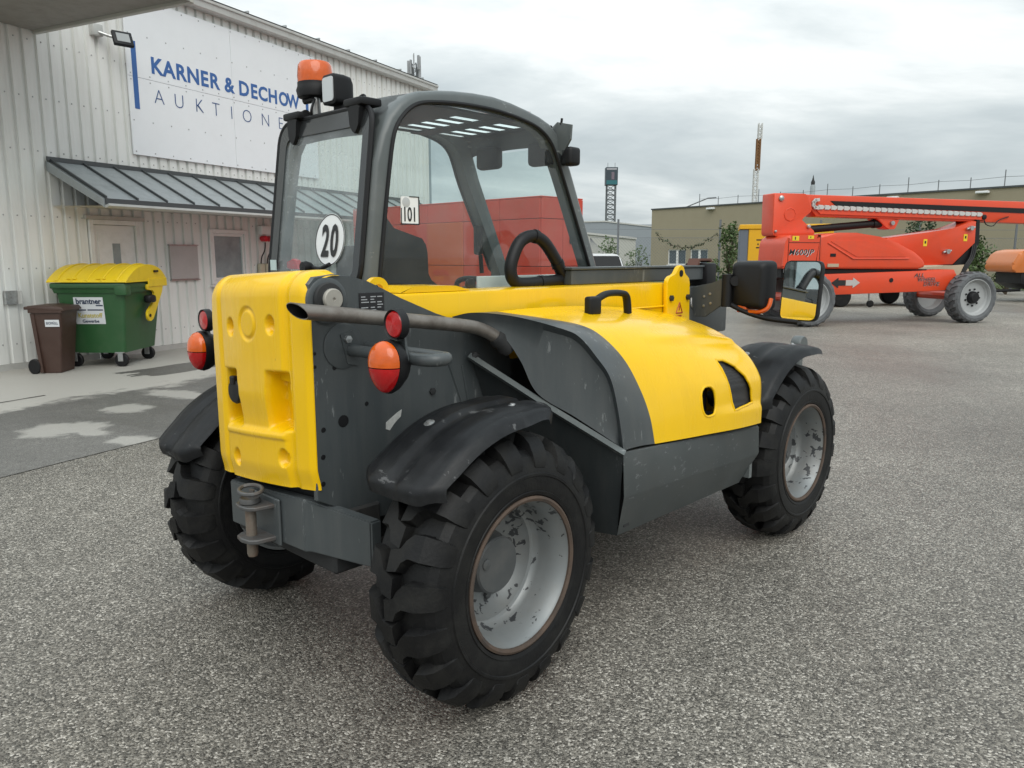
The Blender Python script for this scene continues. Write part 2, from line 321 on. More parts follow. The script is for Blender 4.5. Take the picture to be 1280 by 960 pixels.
# ------------------------------------------------------------------ ground
def asphalt(name, base, light, dark, scale=115.0, rough=0.62, bump=0.55, fine=1.0, patches=None, contrast=0.45):
    m = bpy.data.materials.new(name); m.use_nodes = True
    nt = m.node_tree; N = nt.nodes; Lk = nt.links; p = N['Principled BSDF']
    tc = N.new('ShaderNodeTexCoord'); src = tc.outputs['Object']
    v = N.new('ShaderNodeTexVoronoi'); v.inputs['Scale'].default_value = scale; Lk.new(src, v.inputs['Vector'])
    v2 = N.new('ShaderNodeTexVoronoi'); v2.inputs['Scale'].default_value = scale * 2.1; Lk.new(src, v2.inputs['Vector'])
    sp = N.new('ShaderNodeSeparateXYZ'); Lk.new(v.outputs['Color'], sp.inputs[0])
    sp2 = N.new('ShaderNodeSeparateXYZ'); Lk.new(v2.outputs['Color'], sp2.inputs[0])
    rp = N.new('ShaderNodeValToRGB'); Lk.new(sp.outputs[0], rp.inputs[0])
    e = rp.color_ramp.elements; e[0].position = 0.0; e[0].color = dark; e[1].position = 1.0; e[1].color = light
    q = rp.color_ramp.elements.new(0.28); q.color = tuple(c * .48 for c in base[:3]) + (1,); q = rp.color_ramp.elements.new(0.55); q.color = base; q = rp.color_ramp.elements.new(0.85); q.color = tuple(c * 1.75 for c in base[:3]) + (1,)
    rp2 = N.new('ShaderNodeValToRGB'); Lk.new(sp2.outputs[1], rp2.inputs[0])
    e = rp2.color_ramp.elements; e[0].position = 0.0; e[0].color = dark; e[1].position = 1.0; e[1].color = tuple(c * 1.5 for c in base[:3]) + (1,)
    mx = N.new('ShaderNodeMixRGB'); mx.inputs[0].default_value = contrast; Lk.new(rp.outputs[0], mx.inputs[1]); Lk.new(rp2.outputs[0], mx.inputs[2])
    # broad stains and damp areas
    n = N.new('ShaderNodeTexNoise'); n.inputs['Scale'].default_value = 0.55; n.inputs['Detail'].default_value = 4; n.inputs['Roughness'].default_value = 0.6; Lk.new(src, n.inputs['Vector'])
    r = N.new('ShaderNodeMapRange'); r.inputs[1].default_value = 0.32; r.inputs[2].default_value = 0.68; r.inputs[3].default_value = 0.80; r.inputs[4].default_value = 1.14; Lk.new(n.outputs['Fac'], r.inputs[0])
    n3 = N.new('ShaderNodeTexNoise'); n3.inputs['Scale'].default_value = 9; n3.inputs['Detail'].default_value = 3; Lk.new(src, n3.inputs['Vector'])
    r3 = N.new('ShaderNodeMapRange'); r3.inputs[1].default_value = 0.3; r3.inputs[2].default_value = 0.7; r3.inputs[3].default_value = 0.90; r3.inputs[4].default_value = 1.08; Lk.new(n3.outputs['Fac'], r3.inputs[0])
    mm0 = N.new('ShaderNodeMath'); mm0.operation = 'MULTIPLY'; Lk.new(r.outputs[0], mm0.inputs[0]); Lk.new(r3.outputs[0], mm0.inputs[1])
    n4 = N.new('ShaderNodeTexNoise'); n4.inputs['Scale'].default_value = 0.22; n4.inputs['Detail'].default_value = 4; n4.inputs['Distortion'].default_value = 0.8
    mp4 = N.new('ShaderNodeMapping'); mp4.inputs['Rotation'].default_value = (0, 0, 0.7); mp4.inputs['Scale'].default_value = (1.0, 0.35, 1); mp4.inputs['Location'].default_value = (3.1, 1.2, 0); Lk.new(src, mp4.inputs[0]); Lk.new(mp4.outputs[0], n4.inputs['Vector'])
    r4 = N.new('ShaderNodeMapRange'); r4.inputs[1].default_value = 0.36; r4.inputs[2].default_value = 0.64; r4.inputs[3].default_value = 0.78; r4.inputs[4].default_value = 1.14; Lk.new(n4.outputs['Fac'], r4.inputs[0])
    mm = N.new('ShaderNodeMath'); mm.operation = 'MULTIPLY'; Lk.new(mm0.outputs[0], mm.inputs[0]); Lk.new(r4.outputs[0], mm.inputs[1])
    hsv = N.new('ShaderNodeHueSaturation'); Lk.new(mx.outputs[0], hsv.inputs['Color']); Lk.new(mm.outputs[0], hsv.inputs['Value'])
    col = hsv.outputs[0]
    if patches: col = patches(nt, src, col)
    Lk.new(col, p.inputs['Base Color'])
    rr = N.new('ShaderNodeMapRange'); rr.inputs[1].default_value = 0.35; rr.inputs[2].default_value = 0.65; rr.inputs[3].default_value = rough - 0.27; rr.inputs[4].default_value = rough + 0.1; Lk.new(n4.outputs['Fac'], rr.inputs[0]); Lk.new(rr.outputs[0], p.inputs['Roughness'])
    hh = N.new('ShaderNodeMath'); hh.operation = 'ADD'; Lk.new(v.outputs['Distance'], hh.inputs[0])
    h2 = N.new('ShaderNodeMath'); h2.operation = 'MULTIPLY'; h2.inputs[1].default_value = 0.5; Lk.new(v2.outputs['Distance'], h2.inputs[0]); Lk.new(h2.outputs[0], hh.inputs[1])
    b = N.new('ShaderNodeBump'); b.invert = True; b.inputs['Strength'].default_value = bump; b.inputs['Distance'].default_value = 0.006 * fine
    Lk.new(hh.outputs[0], b.inputs['Height']); Lk.new(b.outputs[0], p.inputs['Normal'])
    p.inputs['Specular IOR Level'].default_value = 0.45
    return m
M['asphalt'] = asphalt('exposed_aggregate_asphalt', (0.240, 0.220, 0.188, 1), (0.88, 0.82, 0.73, 1), (0.026, 0.024, 0.020, 1), 138, bump=0.9, contrast=0.28)
bm = nb()
add_grid(bm, [[(-700 + 1400 * i / 8, -200 + 1500 * j / 8, 0) for i in range(9)] for j in range(9)])
tag(finish('ground', bm, M['asphalt'], smooth=False), kind='structure')

WA = radians(26.1); WD = Vector((sin(WA), cos(WA), 0)); WN = Vector((cos(WA), -sin(WA), 0)); WK = -10.55
BROT = pi / 2 - WA
def wl(u, off, z=0.0): return WD * u + WN * (WK + off) + Vector((0, 0, z))   # wall coordinates -> world

def apron_patches(nt, src, col):
    N = nt.nodes; Lk = nt.links
    def math_(op, a, b=None):
        m = N.new('ShaderNodeMath'); m.operation = op
        for i, v in enumerate((a, b)):
            if v is None: continue
            if isinstance(v, (int, float)): m.inputs[i].default_value = v
            else: Lk.new(v, m.inputs[i])
        return m.outputs[0]
    sep = N.new('ShaderNodeSeparateXYZ'); Lk.new(src, sep.inputs[0])
    n = N.new('ShaderNodeTexNoise'); n.inputs['Scale'].default_value = 1.6; n.inputs['Detail'].default_value = 8; n.inputs['Roughness'].default_value = 0.6
    mp = N.new('ShaderNodeMapping'); mp.inputs['Scale'].default_value = (0.45, 1.3, 1); Lk.new(src, mp.inputs[0]); Lk.new(mp.outputs[0], n.inputs['Vector'])
    wob = math_('MULTIPLY', math_('SUBTRACT', n.outputs['Fac'], 0.5), 1.5)
    nf = N.new('ShaderNodeTexNoise'); nf.inputs['Scale'].default_value = 5.5; nf.inputs['Detail'].default_value = 8; nf.inputs['Roughness'].default_value = 0.65; Lk.new(src, nf.inputs['Vector'])
    # dry strip next to the wall (object y is minus the distance to the wall)
    dist = math_('ADD', math_('MULTIPLY', sep.outputs['Y'], -1.0), math_('ADD', wob, math_('MULTIPLY', math_('SUBTRACT', nf.outputs['Fac'], 0.5), 0.9)))
    r = N.new('ShaderNodeMapRange'); r.inputs[1].default_value = 2.95; r.inputs[2].default_value = 2.7; r.inputs[3].default_value = 0; r.inputs[4].default_value = 1; Lk.new(dist, r.inputs[0])
    fac = r.outputs[0]
    for (u, o, ru, ro) in ((4.15, 4.05, .26, .30), (4.38, 4.15, .20, .22), (4.24, 4.42, .10, .18), (5.10, 3.77, .22, .24), (4.20, 5.0, .16, .20), (5.9, 3.6, .18, .5), (6.9, 3.7, .2, .45)):
        du = math_('DIVIDE', math_('SUBTRACT', sep.outputs['X'], u), ru); do = math_('DIVIDE', math_('ADD', sep.outputs['Y'], o), ro)
        d2 = math_('SQRT', math_('ADD', math_('MULTIPLY', du, du), math_('MULTIPLY', do, do)))
        d2 = math_('ADD', d2, math_('ADD', math_('MULTIPLY', wob, 0.9), math_('MULTIPLY', math_('SUBTRACT', nf.outputs['Fac'], 0.5), 1.6)))
        rr = N.new('ShaderNodeMapRange'); rr.inputs[1].default_value = 1.20; rr.inputs[2].default_value = 0.80; rr.inputs[3].default_value = 0; rr.inputs[4].default_value = 0.75; Lk.new(d2, rr.inputs[0])
        fac = math_('MAXIMUM', fac, rr.outputs[0])
    # a coarse darker repair by the wheeled container
    du = math_('ABSOLUTE', math_('SUBTRACT', sep.outputs['X'], 8.3)); do = math_('ABSOLUTE', math_('ADD', sep.outputs['Y'], 1.9))
    inside = math_('MULTIPLY', math_('LESS_THAN', math_('ADD', du, wob), 1.55), math_('LESS_THAN', math_('ADD', do, math_('MULTIPLY', wob, 0.3)), 0.36)); fac = math_('MULTIPLY', fac, math_('SUBTRACT', 1.0, inside))
    mx = N.new('ShaderNodeMixRGB'); Lk.new(math_('MULTIPLY', fac, 0.80), mx.inputs[0]); Lk.new(col, mx.inputs[1]); mx.inputs[2].default_value = (0.46, 0.44, 0.40, 1)
    return mx.outputs[0]
M['apron'] = asphalt('old_yard_surface', (0.135, 0.130, 0.120, 1), (0.27, 0.26, 0.235, 1), (0.07, 0.066, 0.060, 1), 170, 0.72, 0.25, 0.6, patches=apron_patches)
bm = nb(); us = [-4 + i * 0.5 for i in range(80)]
E_ = [(u, -5.12 - 0.03 * mnoise.noise(Vector((u * 1.7, 0, 0))) - 0.012 * mnoise.noise(Vector((u * 9, 3, 0)))) for u in us]
add_grid(bm, [[(u, e, 0.005) for u, e in E_], [(u, 0.06, 0.005) for u in us]])
ap = finish('yard_apron', bm, M['apron'], smooth=False); tag(ap, kind='structure'); ap.location = WN * WK; ap.rotation_euler = (0, 0, BROT)
M['joint'] = mat('dark_joint', (0.05, 0.046, 0.04, 1), 0.9, var=0.4, vscale=8)
bm = nb()
path = [(3.6 + .2 * i, -2.30 + 0.02 * mnoise.noise(Vector((i * 1.3, 5, 0)))) for i in range(9)]
for k in range(8):
    (x0, y0), (x1, y1) = path[k], path[k + 1]; w0 = 0.010 + 0.012 * random.random()
    bm.faces.new([bm.verts.new(c) for c in ((x0, y0 - w0, .0092), (x1, y1 - w0, .0092), (x1, y1 + w0, .0092), (x0, y0 + w0, .0092))])
j = finish('slab_joint', bm, M['joint'], ap, smooth=False)
M['lawn'] = mat('lawn_soil', (0.055, 0.075, 0.02, 1), 0.9, var=0.4, vscale=2, bump=0.6, bscale=20)
bm = nb(); add_grid(bm, [[(x, 31.5 + (0.0 if j == 0 else 200.0) + 0.12 * max(0, x - 2), 0.02) for x in [2 + i * 3 for i in range(60)]] for j in range(2)])
tag(finish('lawn', bm, M['lawn'], smooth=False), kind='structure')

# ------------------------------------------------------------------ warehouse
M['cladding'] = mat('white_steel_cladding', (0.77, 0.775, 0.75, 1), 0.45, 0.0, 0.4, 0, var=0.05, vscale=1.2, dirt=(0.50, 0.49, 0.44, 1), dirt_amt=0.4, dirt_scale=2.2, streak=True)
M['trim'] = mat('light_grey_flashing', (0.50, 0.50, 0.48, 1), 0.42, 0.1, var=0.06, dirt=(0.3, 0.29, 0.26, 1), dirt_amt=0.4)
M['roofmetal'] = mat('standing_seam_zinc', (0.36, 0.385, 0.39, 1), 0.42, 0.4, var=0.10, vscale=2.5, dirt=(0.20, 0.21, 0.21, 1), dirt_amt=0.5, dirt_scale=5)
M['seam'] = mat('dark_seam_metal', (0.075, 0.082, 0.085, 1), 0.45, 0.3, var=0.1)
M['soffit'] = mat('grey_soffit_board', (0.27, 0.26, 0.235, 1), 0.7, var=0.08, vscale=1.5, dirt=(0.16, 0.15, 0.13, 1), dirt_amt=0.4)
M['upvc'] = mat('white_window_frame', (0.78, 0.78, 0.765, 1), 0.35, var=0.03, dirt=(0.45, 0.43, 0.38, 1), dirt_amt=0.3)
M['doorw'] = mat('white_door_panel', (0.76, 0.76, 0.745, 1), 0.4, var=0.03, dirt=(0.45, 0.44, 0.40, 1), dirt_amt=0.4)
M['winglass'] = mat('reflection_toned_window_glass', (0.26, 0.32, 0.33, 1), 0.05, 0, 0.5, var=0.6, vscale=3.0)  # reflected sky and trees painted into the pane's base colour
wh = empty('warehouse', WN * WK, BROT, 'long white warehouse clad in ribbed steel with a grey lean-to awning', 'building')
wall = finish('wall', (lambda b: (add_box(b, 1.0, 16.80, 0.05, 14, 0.0, 5.55), b)[1])(nb()), M['cladding'], wh, smooth=False)
PITCH = 0.184
def clad(u0, u1, z0, z1):
    """one sheet of trapezoidal cladding, ribs phase-locked to u"""
    br = [(0.0, 0.0), (0.122, 0.0), (0.132, 0.034), (0.172, 0.034)]
    xs = [(u0, None)]; k0 = int(u0 // PITCH) - 1
    prof = []
    for k in range(k0, int(u1 // PITCH) + 2):
        for o, d in br: prof.append((k * PITCH + o, -0.035 + d))
    def dep(u): return interp(prof, u)
    xs = [u0] + [p[0] for p in prof if u0 + 1e-4 < p[0] < u1 - 1e-4] + [u1]
    b = nb(); add_grid(b, [[(x, dep(x), z0) for x in xs], [(x, dep(x), z1) for x in xs]])
    return b
openings = [(7.50, 8.34, 0.0, 2.04), (9.70, 10.56, 1.03, 1.97)]
SH = PITCH * 5
cuts = sorted(set([1.0] + [1.0 + SH * i for i in range(1, 18) if 1.0 + SH * i < 16.7] + [16.78]))
for a, b_ in zip(cuts, cuts[1:]):
    segs = [(a, b_)]
    for o in openings:
        ns = []
        for s in segs:
            ps = sorted({s[0], s[1]} | {c for c in o[:2] if s[0] + .02 < c < s[1] - .02}); ns += list(zip(ps, ps[1:]))
        segs = ns
    for s in segs:
        mid = (s[0] + s[1]) / 2; op = [o for o in openings if o[0] - .01 < mid < o[1] + .01]
        rngs = [(0.09, 5.53)] if not op else ([(op[0][3], 5.53)] + ([(0.09, op[0][2])] if op[0][2] > .2 else []))
        for r0, r1 in rngs: finish('cladding_sheet', clad(s[0] + .0005, s[1] - .0005, r0, r1), M['cladding'], wall, smooth=False)
b = nb(); add_box(b, 1.0, 16.8, -0.045, 0.02, 0.0, 0.088); finish('base_flashing', b, M['trim'], wall, smooth=False)
# screws in rows
b = nb()
for zr in (0.35, 1.35, 2.05, 2.92, 3.62, 4.35, 5.2):
    for k in range(6, 90):
        u = k * PITCH + 0.056
        if any(o[0] - .08 < u < o[1] + .08 and o[2] - .1 < zr < o[3] + .1 for o in openings): continue
        add_lathe(b, [(0.011, -0.038), (0.011, -0.041), (0.006, -0.045), (0.0001, -0.0455)], 6, 'y', (u, 0, zr))
tag(finish('screw_rows', b, M['steel'], wall, smooth=False), kind='stuff')
# eave gutter
b = nb()
sec = [(-0.03, 5.50), (-0.05, 5.47), (-0.16, 5.47), (-0.185, 5.50), (-0.19, 5.585), (-0.215, 5.60), (-0.215, 5.64), (-0.10, 5.66), (-0.03, 5.66)]
add_poly(b, sec, 'x', 1.0, 17.0); finish('gutter', b, M['trim'], wh, smooth=False)
b = nb()
for k in range(14):
    u = 4.2 + k * 0.93; add_box(b, u, u + .03, -0.225, 0.0, 5.662, 5.70, 0.004, 1)
tag(finish('gutter_bracket', b, M['steel'], wh, smooth=False), kind='stuff')
b = nb(); add_poly(b, [(-0.215, 5.66), (14.2, 5.66), (14.2, 5.70), (7, 6.1), (-0.1, 5.70)], 'x', 1.0, 17.0); finish('roof', b, M['roofmetal'], wh, smooth=False)
b = nb(); add_box(b, 16.785, 16.86, -0.05, 0.12, 0.0, 5.47); finish('corner_trim', b, mat('blue_grey_corner_trim', (0.24, 0.30, 0.33, 1), 0.45), wh, smooth=False)
# soffit teeth shadow strip below gutter
# door
dr = finish('door', (lambda b: (add_box(b, 7.575, 8.265, -0.025, 0.02, 0.03, 1.965, 0.003, 1), b)[1])(nb()), M['doorw'], wh, smooth=False)
b = nb()
for a in ((7.50, 7.57, 0.0, 2.04), (8.27, 8.34, 0.0, 2.04), (7.57, 8.27, 1.972, 2.04)): add_box(b, a[0], a[1], -0.065, 0.045, a[2], a[3], 0.004, 1)
finish('frame', b, M['doorw'], dr, smooth=False)
b = nb(); add_box(b, 7.44, 8.42, -0.085, -0.0, 2.042, 2.10, 0.004, 1); finish('lintel_flashing', b, M['trim'], dr, smooth=False)
b = nb(); add_box(b, 7.64, 8.20, -0.031, -0.0245, 0.20, 1.86, 0.002, 1); finish('panel', b, M['doorw'], dr, smooth=False)
b = nb(); add_box(b, 7.87, 8.00, -0.036, -0.030, 0.95, 1.70, 0.002, 1); finish('pane', b, M['winglass'], dr, smooth=False)
b = nb(); add_tube(b, [(8.19, -.03, 1.02), (8.19, -.075, 1.02), (8.07, -.075, 1.02)], .01, 8); finish('handle', b, M['steel'], dr)
# window
b = nb()
for a in ((9.70, 9.77, 1.03, 1.97), (10.49, 10.56, 1.03, 1.97), (9.77, 10.49, 1.90, 1.97), (9.77, 10.49, 1.03, 1.10)): add_box(b, a[0], a[1], -0.07, 0.045, a[2], a[3], 0.005, 1)
wi = finish('window', b, M['upvc'], wh, smooth=False)
b = nb()
for a in ((9.772, 9.815, 1.102, 1.898), (10.445, 10.488, 1.102, 1.898), (9.815, 10.445, 1.855, 1.898), (9.815, 10.445, 1.102, 1.145)): add_box(b, a[0], a[1], -0.045, 0.03, a[2], a[3], 0.004, 1)
finish('sash', b, M['upvc'], wi, smooth=False)
b = nb(); add_box(b, 9.816, 10.444, -0.012, -0.004, 1.146, 1.854); finish('pane', b, M['winglass'], wi, smooth=False)
b = nb(); add_box(b, 9.66, 10.60, -0.12, 0.0, 0.99, 1.028, 0.004, 1); finish('sill', b, M['upvc'], wi, smooth=False)
# lean-to awning with standing seams
AU0, AU1, AZ1, AZ0, AD = 6.99, 16.3, 2.80, 2.255, 1.15
def aw(u, s, lift=0.0): return (u, -0.04 - (AD - 0.04) * s, lerp(AZ1, AZ0, s) + lift)
b = nb(); V, fs = add_grid(b, [[aw(AU0, s), aw(AU1, s)] for s in (0, 1)]); bmesh.ops.solidify(b, geom=fs, thickness=0.045)
an = finish('awning', b, M['roofmetal'], wh, smooth=False)
u = 7.02; k = 0
while u < AU1:
    b = nb(); u2 = min(u + 0.478, AU1 - .01)
    add_grid(b, [[aw(u + .004, s, .004), aw(u2 - .004, s, .004 + .0)] for s in (0.0, 1.005)]); finish('roof_tray', b, M['roofmetal'], an, smooth=False)
    b = nb(); q = [aw(u - .011, 0, 0), aw(u + .011, 0, 0), aw(u + .011, .985, 0), aw(u - .011, .985, 0)]
    vb = [b.verts.new(p) for p in q]; vt = [b.verts.new((p[0], p[1], p[2] + .038)) for p in q]
    b.faces.new(vt)
    for i in range(4): b.faces.new((vb[i], vb[(i + 1) % 4], vt[(i + 1) % 4], vt[i]))
    finish('standing_seam', b, M['seam'], an, smooth=False); u += 0.482
b = nb(); add_poly(b, [(-AD - .02, AZ0 - .07), (-AD - .02, AZ0 + .012), (-AD + .06, AZ0 + .0), (-AD + .06, AZ0 - .075)], 'x', AU0 - .01, AU1); finish('fascia', b, M['seam'], an, smooth=False)
b = nb(); add_poly(b, [(-AD - .075, AZ0 - .055), (-AD - .08, AZ0 - .085), (-AD - .02, AZ0 - .11), (-AD + .05, AZ0 - .10), (-AD + .05, AZ0 - .076), (-AD - .021, AZ0 - .071)], 'x', AU0 - .01, AU1); finish('awning_gutter', b, M['trim'], an, smooth=False)
b = nb(); add_poly(b, [(-.03, AZ1 + .0), (-AD - .0, AZ0 + .0), (-AD, AZ0 - .10), (-.03, AZ1 - .13)], 'x', AU0 - .03, AU0 - .001); finish('verge_board', b, M['roofmetal'], an, smooth=False)
b = nb(); add_grid(b, [[(AU0, -.04, AZ0 - .055), (AU1, -.04, AZ0 - .055)], [(AU0 + .35, -AD + .05, AZ0 - .060), (AU1, -AD + .05, AZ0 - .060)]]); finish('soffit', b, M['trim'], an, smooth=False)
b = nb(); add_box(b, 6.97, 16.3, -.06, -.035, 2.80, 2.86); finish('wall_flashing', b, M['seam'], an, smooth=False)

# flat canopy above the yard, seen from below
cp = empty('loading_canopy', WN * WK, BROT, 'flat grey canopy projecting from the warehouse, seen from below at the top left', 'canopy')
b = nb(); add_box(b, 4.5, 6.93, -2.92, -.05, 4.47, 4.90); finish('soffit', b, M['soffit'], cp, smooth=False)
b = nb(); add_box(b, 6.932, 7.0, -2.98, -.05, 4.432, 4.95, .006, 1); finish('end_trim', b, mat('pale_canopy_trim', (.42, .41, .37, 1), .5, var=.05), cp, smooth=False)
b = nb(); add_box(b, 4.5, 6.93, -2.985, -2.925, 4.432, 4.95, .006, 1); finish('edge_trim', b, M['soffit'], cp, smooth=False)
b = nb(); add_tube(b, [(6.99, -2.99, 4.9), (6.99, -3.06, 4.92), (6.99, -3.06, 5.0)], .03, 8); finish('drain_spout', b, M['trim'], cp)

# company sign
M['blue'] = mat('sign_blue', srgb(52, 96, 158), 0.5); M['navy'] = mat('sign_dark_blue', srgb(52, 80, 128), 0.5)
M['signwhite'] = mat('sign_white_panel', (0.78, 0.80, 0.82, 1), 0.38, var=0.02, dirt=(0.6, 0.61, 0.62, 1), dirt_amt=0.2, dirt_scale=3)
sg = empty('company_sign', WN * WK + Vector((0, 0, 0)), BROT, 'large white panelled company sign with blue lettering high on the warehouse wall', 'sign')
us_ = [8.33, 10.40, 12.58]; zs_ = [3.04, 4.185, 5.345]
for i in range(2):
    for k in range(2):
        b = nb(); add_box(b, us_[i] + .0025, us_[i + 1] - .0025, -0.075, -0.05, zs_[k] + .0025, zs_[k + 1] - .0025, .002, 1); finish('sign_panel', b, M['signwhite'], sg, smooth=False)
b = nb(); add_box(b, 8.35, 12.56, -.055, -.037, 3.06, 5.33); finish('backing', b, M['dark'], sg, smooth=False)
def wtext(nm, s, size, m, par, u, z, off=-0.0775, **k): return text_mesh(nm, s, size, m, par, basis((u, off, z), (1, 0, 0), (0, 0, 1)), **k)
for ch, uc in zip('KARNER&DECHOW', (8.855, 9.085, 9.315, 9.56, 9.79, 10.00, 10.325, 10.665, 10.905, 11.125, 11.375, 11.655, 11.915)):
    wtext('letter', ch, 0.335, M['blue'], sg, uc, 4.30, offset=0.010, sx=1.0 if ch not in 'OW' else .92, align='CENTER')
for ch, uc in zip('AUKTIONEN', (8.866, 9.243, 9.652, 10.001, 10.347, 10.707, 11.156, 11.549, 11.93)):
    wtext('letter', ch, 0.315, M['navy'], sg, uc, 3.855, offset=-0.006, sx=0.95, align='CENTER')
for (a, c, z0, z1) in ((8.415, 8.50, 3.72, 4.70), (12.27, 12.345, 3.72, 4.60)):
    b = nb(); add_box(b, a, c, -.0785, -.0752, z0, z1); finish('blue_bar', b, M['blue'], sg, smooth=False)
b = nb()
for uu in [8.38 + .34 * i for i in range(13)]:
    for zz in (3.09, 3.55, 4.14, 4.23, 4.8, 5.30): add_lathe(b, [(.012, -.0752), (.012, -.078), (.0001, -.0795)], 6, 'y', (uu, 0, zz))
tag(finish('rivets', b, M['steel'], sg, smooth=False), kind='stuff')

# floodlight on its bracket
fl = empty('floodlight', WN * WK, BROT, 'small black LED floodlight on a bracket beside the company sign', 'floodlight')
b = nb(); add_box(b, 7.78, 7.94, -.13, -.035, 4.62, 4.78, .01, 2); finish('wall_bracket', b, M['trim'], fl)
b = nb(); add_tube(b, [(7.86, -.1, 4.68), (7.93, -.22, 4.63), (8.0, -.28, 4.61)], .022, 8); finish('arm', b, M['steel'], fl)
fm = Matrix.Translation((8.08, -.34, 4.60)) @ Matrix.Rotation(radians(-20), 4, 'Z') @ Matrix.Rotation(radians(-28), 4, 'X')
b = nb(); add_box(b, -.135, .135, -.03, .03, -.115, .115, .012, 2, fm); finish('housing', b, M['black'], fl)
b = nb(); add_box(b, -.09, .09, -.036, -.0305, -.072, .072, .003, 1, fm); finish('lens', b, mat('dim_led_lens', (.30, .31, .31, 1), .3), fl)

# other fittings on the wall
nbd = finish('notice_board', (lambda b: (add_box(b, 8.86, 9.42, -.075, -.04, 1.14, 1.68, .004, 1), b)[1])(nb()), mat('faded_board', (0.45, 0.42, 0.41, 1), 0.45, var=.08, dirt=(.36, .33, .31, 1), dirt_amt=.5), smooth=False)
nbd.location = WN * WK; nbd.rotation_euler = (0, 0, BROT); tag(nbd, 'blank faded grey notice board between the door and the window', 'board')
for a in ((8.85, 9.43, 1.682, 1.70), (8.85, 9.43, 1.12, 1.138)):
    b = nb(); add_box(b, a[0], a[1], -.085, -.04, a[2], a[3]); finish('rail', b, M['steel'], nbd, smooth=False)
sk = empty('socket_station', WN * WK, BROT, 'wall box with red power sockets and two cables right of the window', 'socket box')
b = nb(); add_box(b, 10.83, 11.10, -.16, -.04, 1.90, 2.06, .015, 2); finish('box', b, M['upvc'], sk)
for uu in (10.87, 11.03):
    b = nb(); add_lathe(b, [(.05, 0), (.055, -.02), (.055, -.10), (.042, -.115), (.03, -.115)], 14, 'y', (uu + .01, -.10, 1.83)); s1 = finish('red_socket', b, M['red_plastic'], sk)
    b = nb(); add_tube(b, smooth_path([(uu, -.19, 1.76), (uu + .01, -.16, 1.62), (uu - .03, -.12, 1.5), (uu - .04, -.10, 1.37)], 5), .011, 8); finish('cable', b, M['black'], sk)
    b = nb(); add_box(b, uu - .09, uu + .045, -.13, -.04, 1.10, 1.38, .03, 3); s2 = finish('beige_socket', b, mat('beige_plastic', (.5, .46, .34, 1), .5), sk)
    b = nb(); add_lathe(b, [(.035, -.12), (.035, -.145), (.02, -.147)], 14, 'y', (uu - .01, 0, 1.17)); finish('outlet', b, M['black'], s2)
bk = empty('wall_bracket', WN * WK, BROT, 'small galvanised metal bracket on the cladding left of the brown bin', 'bracket')
b = nb(); add_box(b, 6.20, 6.36, -.09, -.04, .88, 1.06, .004, 1); finish('plate', b, M['steel'], bk, smooth=False)
b = nb(); add_box(b, 6.36, 6.375, -.17, -.04, .88, 1.06, .004, 1); finish('flap', b, M['trim'], bk, smooth=False)

# phone mast far behind the roof
def lattice(b, x, y, z0, z1, w, n, r, w1=None):
    w1 = w if w1 is None else w1
    cs = [(-1, -1), (1, -1), (1, 1), (-1, 1)]
    for c in cs: add_tube(b, [(x + c[0] * w, y + c[1] * w, z0), (x + c[0] * w1, y + c[1] * w1, z1)], r, 4)
    for k in range(n):
        t0, t1 = k / n, (k + 1) / n; a, c_ = lerp(w, w1, t0), lerp(w, w1, t1); za, zb = lerp(z0, z1, t0), lerp(z0, z1, t1)
        for i in range(4):
            p, q = cs[i], cs[(i + 1) % 4]
            add_tube(b, [(x + p[0] * a, y + p[1] * a, za), (x + q[0] * c_, y + q[1] * c_, zb)], r * .6, 4, cap=False)
            add_tube(b, [(x + p[0] * a, y + p[1] * a, za), (x + q[0] * a, y + q[1] * a, za)], r * .6, 4, cap=False)
M['farmast'] = mat('weathered_mast_steel', (0.16, 0.17, 0.18, 1), 0.6, 0.3)
pm = empty('phone_mast', (-7.25, 60, 0), 0, 'phone mast with antenna panels rising behind the warehouse roof', 'mast')
b = nb(); lattice(b, 0, 0, 0, 15.6, .16, 30, .035); finish('lattice', b, M['farmast'], pm, smooth=False)
for k in range(9):
    a = k * 2.4; b = nb(); add_box(b, -.09, .09, -.05, .05, -.5, .5, .01, 1, Matrix.Translation((.42 * cos(a), .42 * sin(a), 14.9 + .35 * ((k * 7) % 3))) @ Matrix.Rotation(a, 4, 'Z')); finish('antenna_panel', b, mat('antenna_grey', (.3, .31, .32, 1), .5) if k == 0 else bpy.data.materials['antenna_grey'], pm, smooth=False)
b = nb(); add_tube(b, [(0, 0, 15.5), (0, 0, 16.3)], .03, 6); add_tube(b, [(.3, 0, 15.5), (.3, 0, 16.0)], .025, 6); finish('rod', b, M['farmast'], pm)

# ------------------------------------------------------------------ telehandler (x forward, y left, z up; origin below the rear axle)
TH = radians(43.73)
tele = empty('telehandler', (-0.5694, 2.9952, 0), pi / 2 - TH, 'compact yellow and dark grey telehandler parked in the foreground of the yard', 'telehandler')
WB = 2.233; WZ = 0.468
def part(name, b, m, parent=tele, **k): return finish(name, b, M[m] if isinstance(m, str) else m, parent, **k)

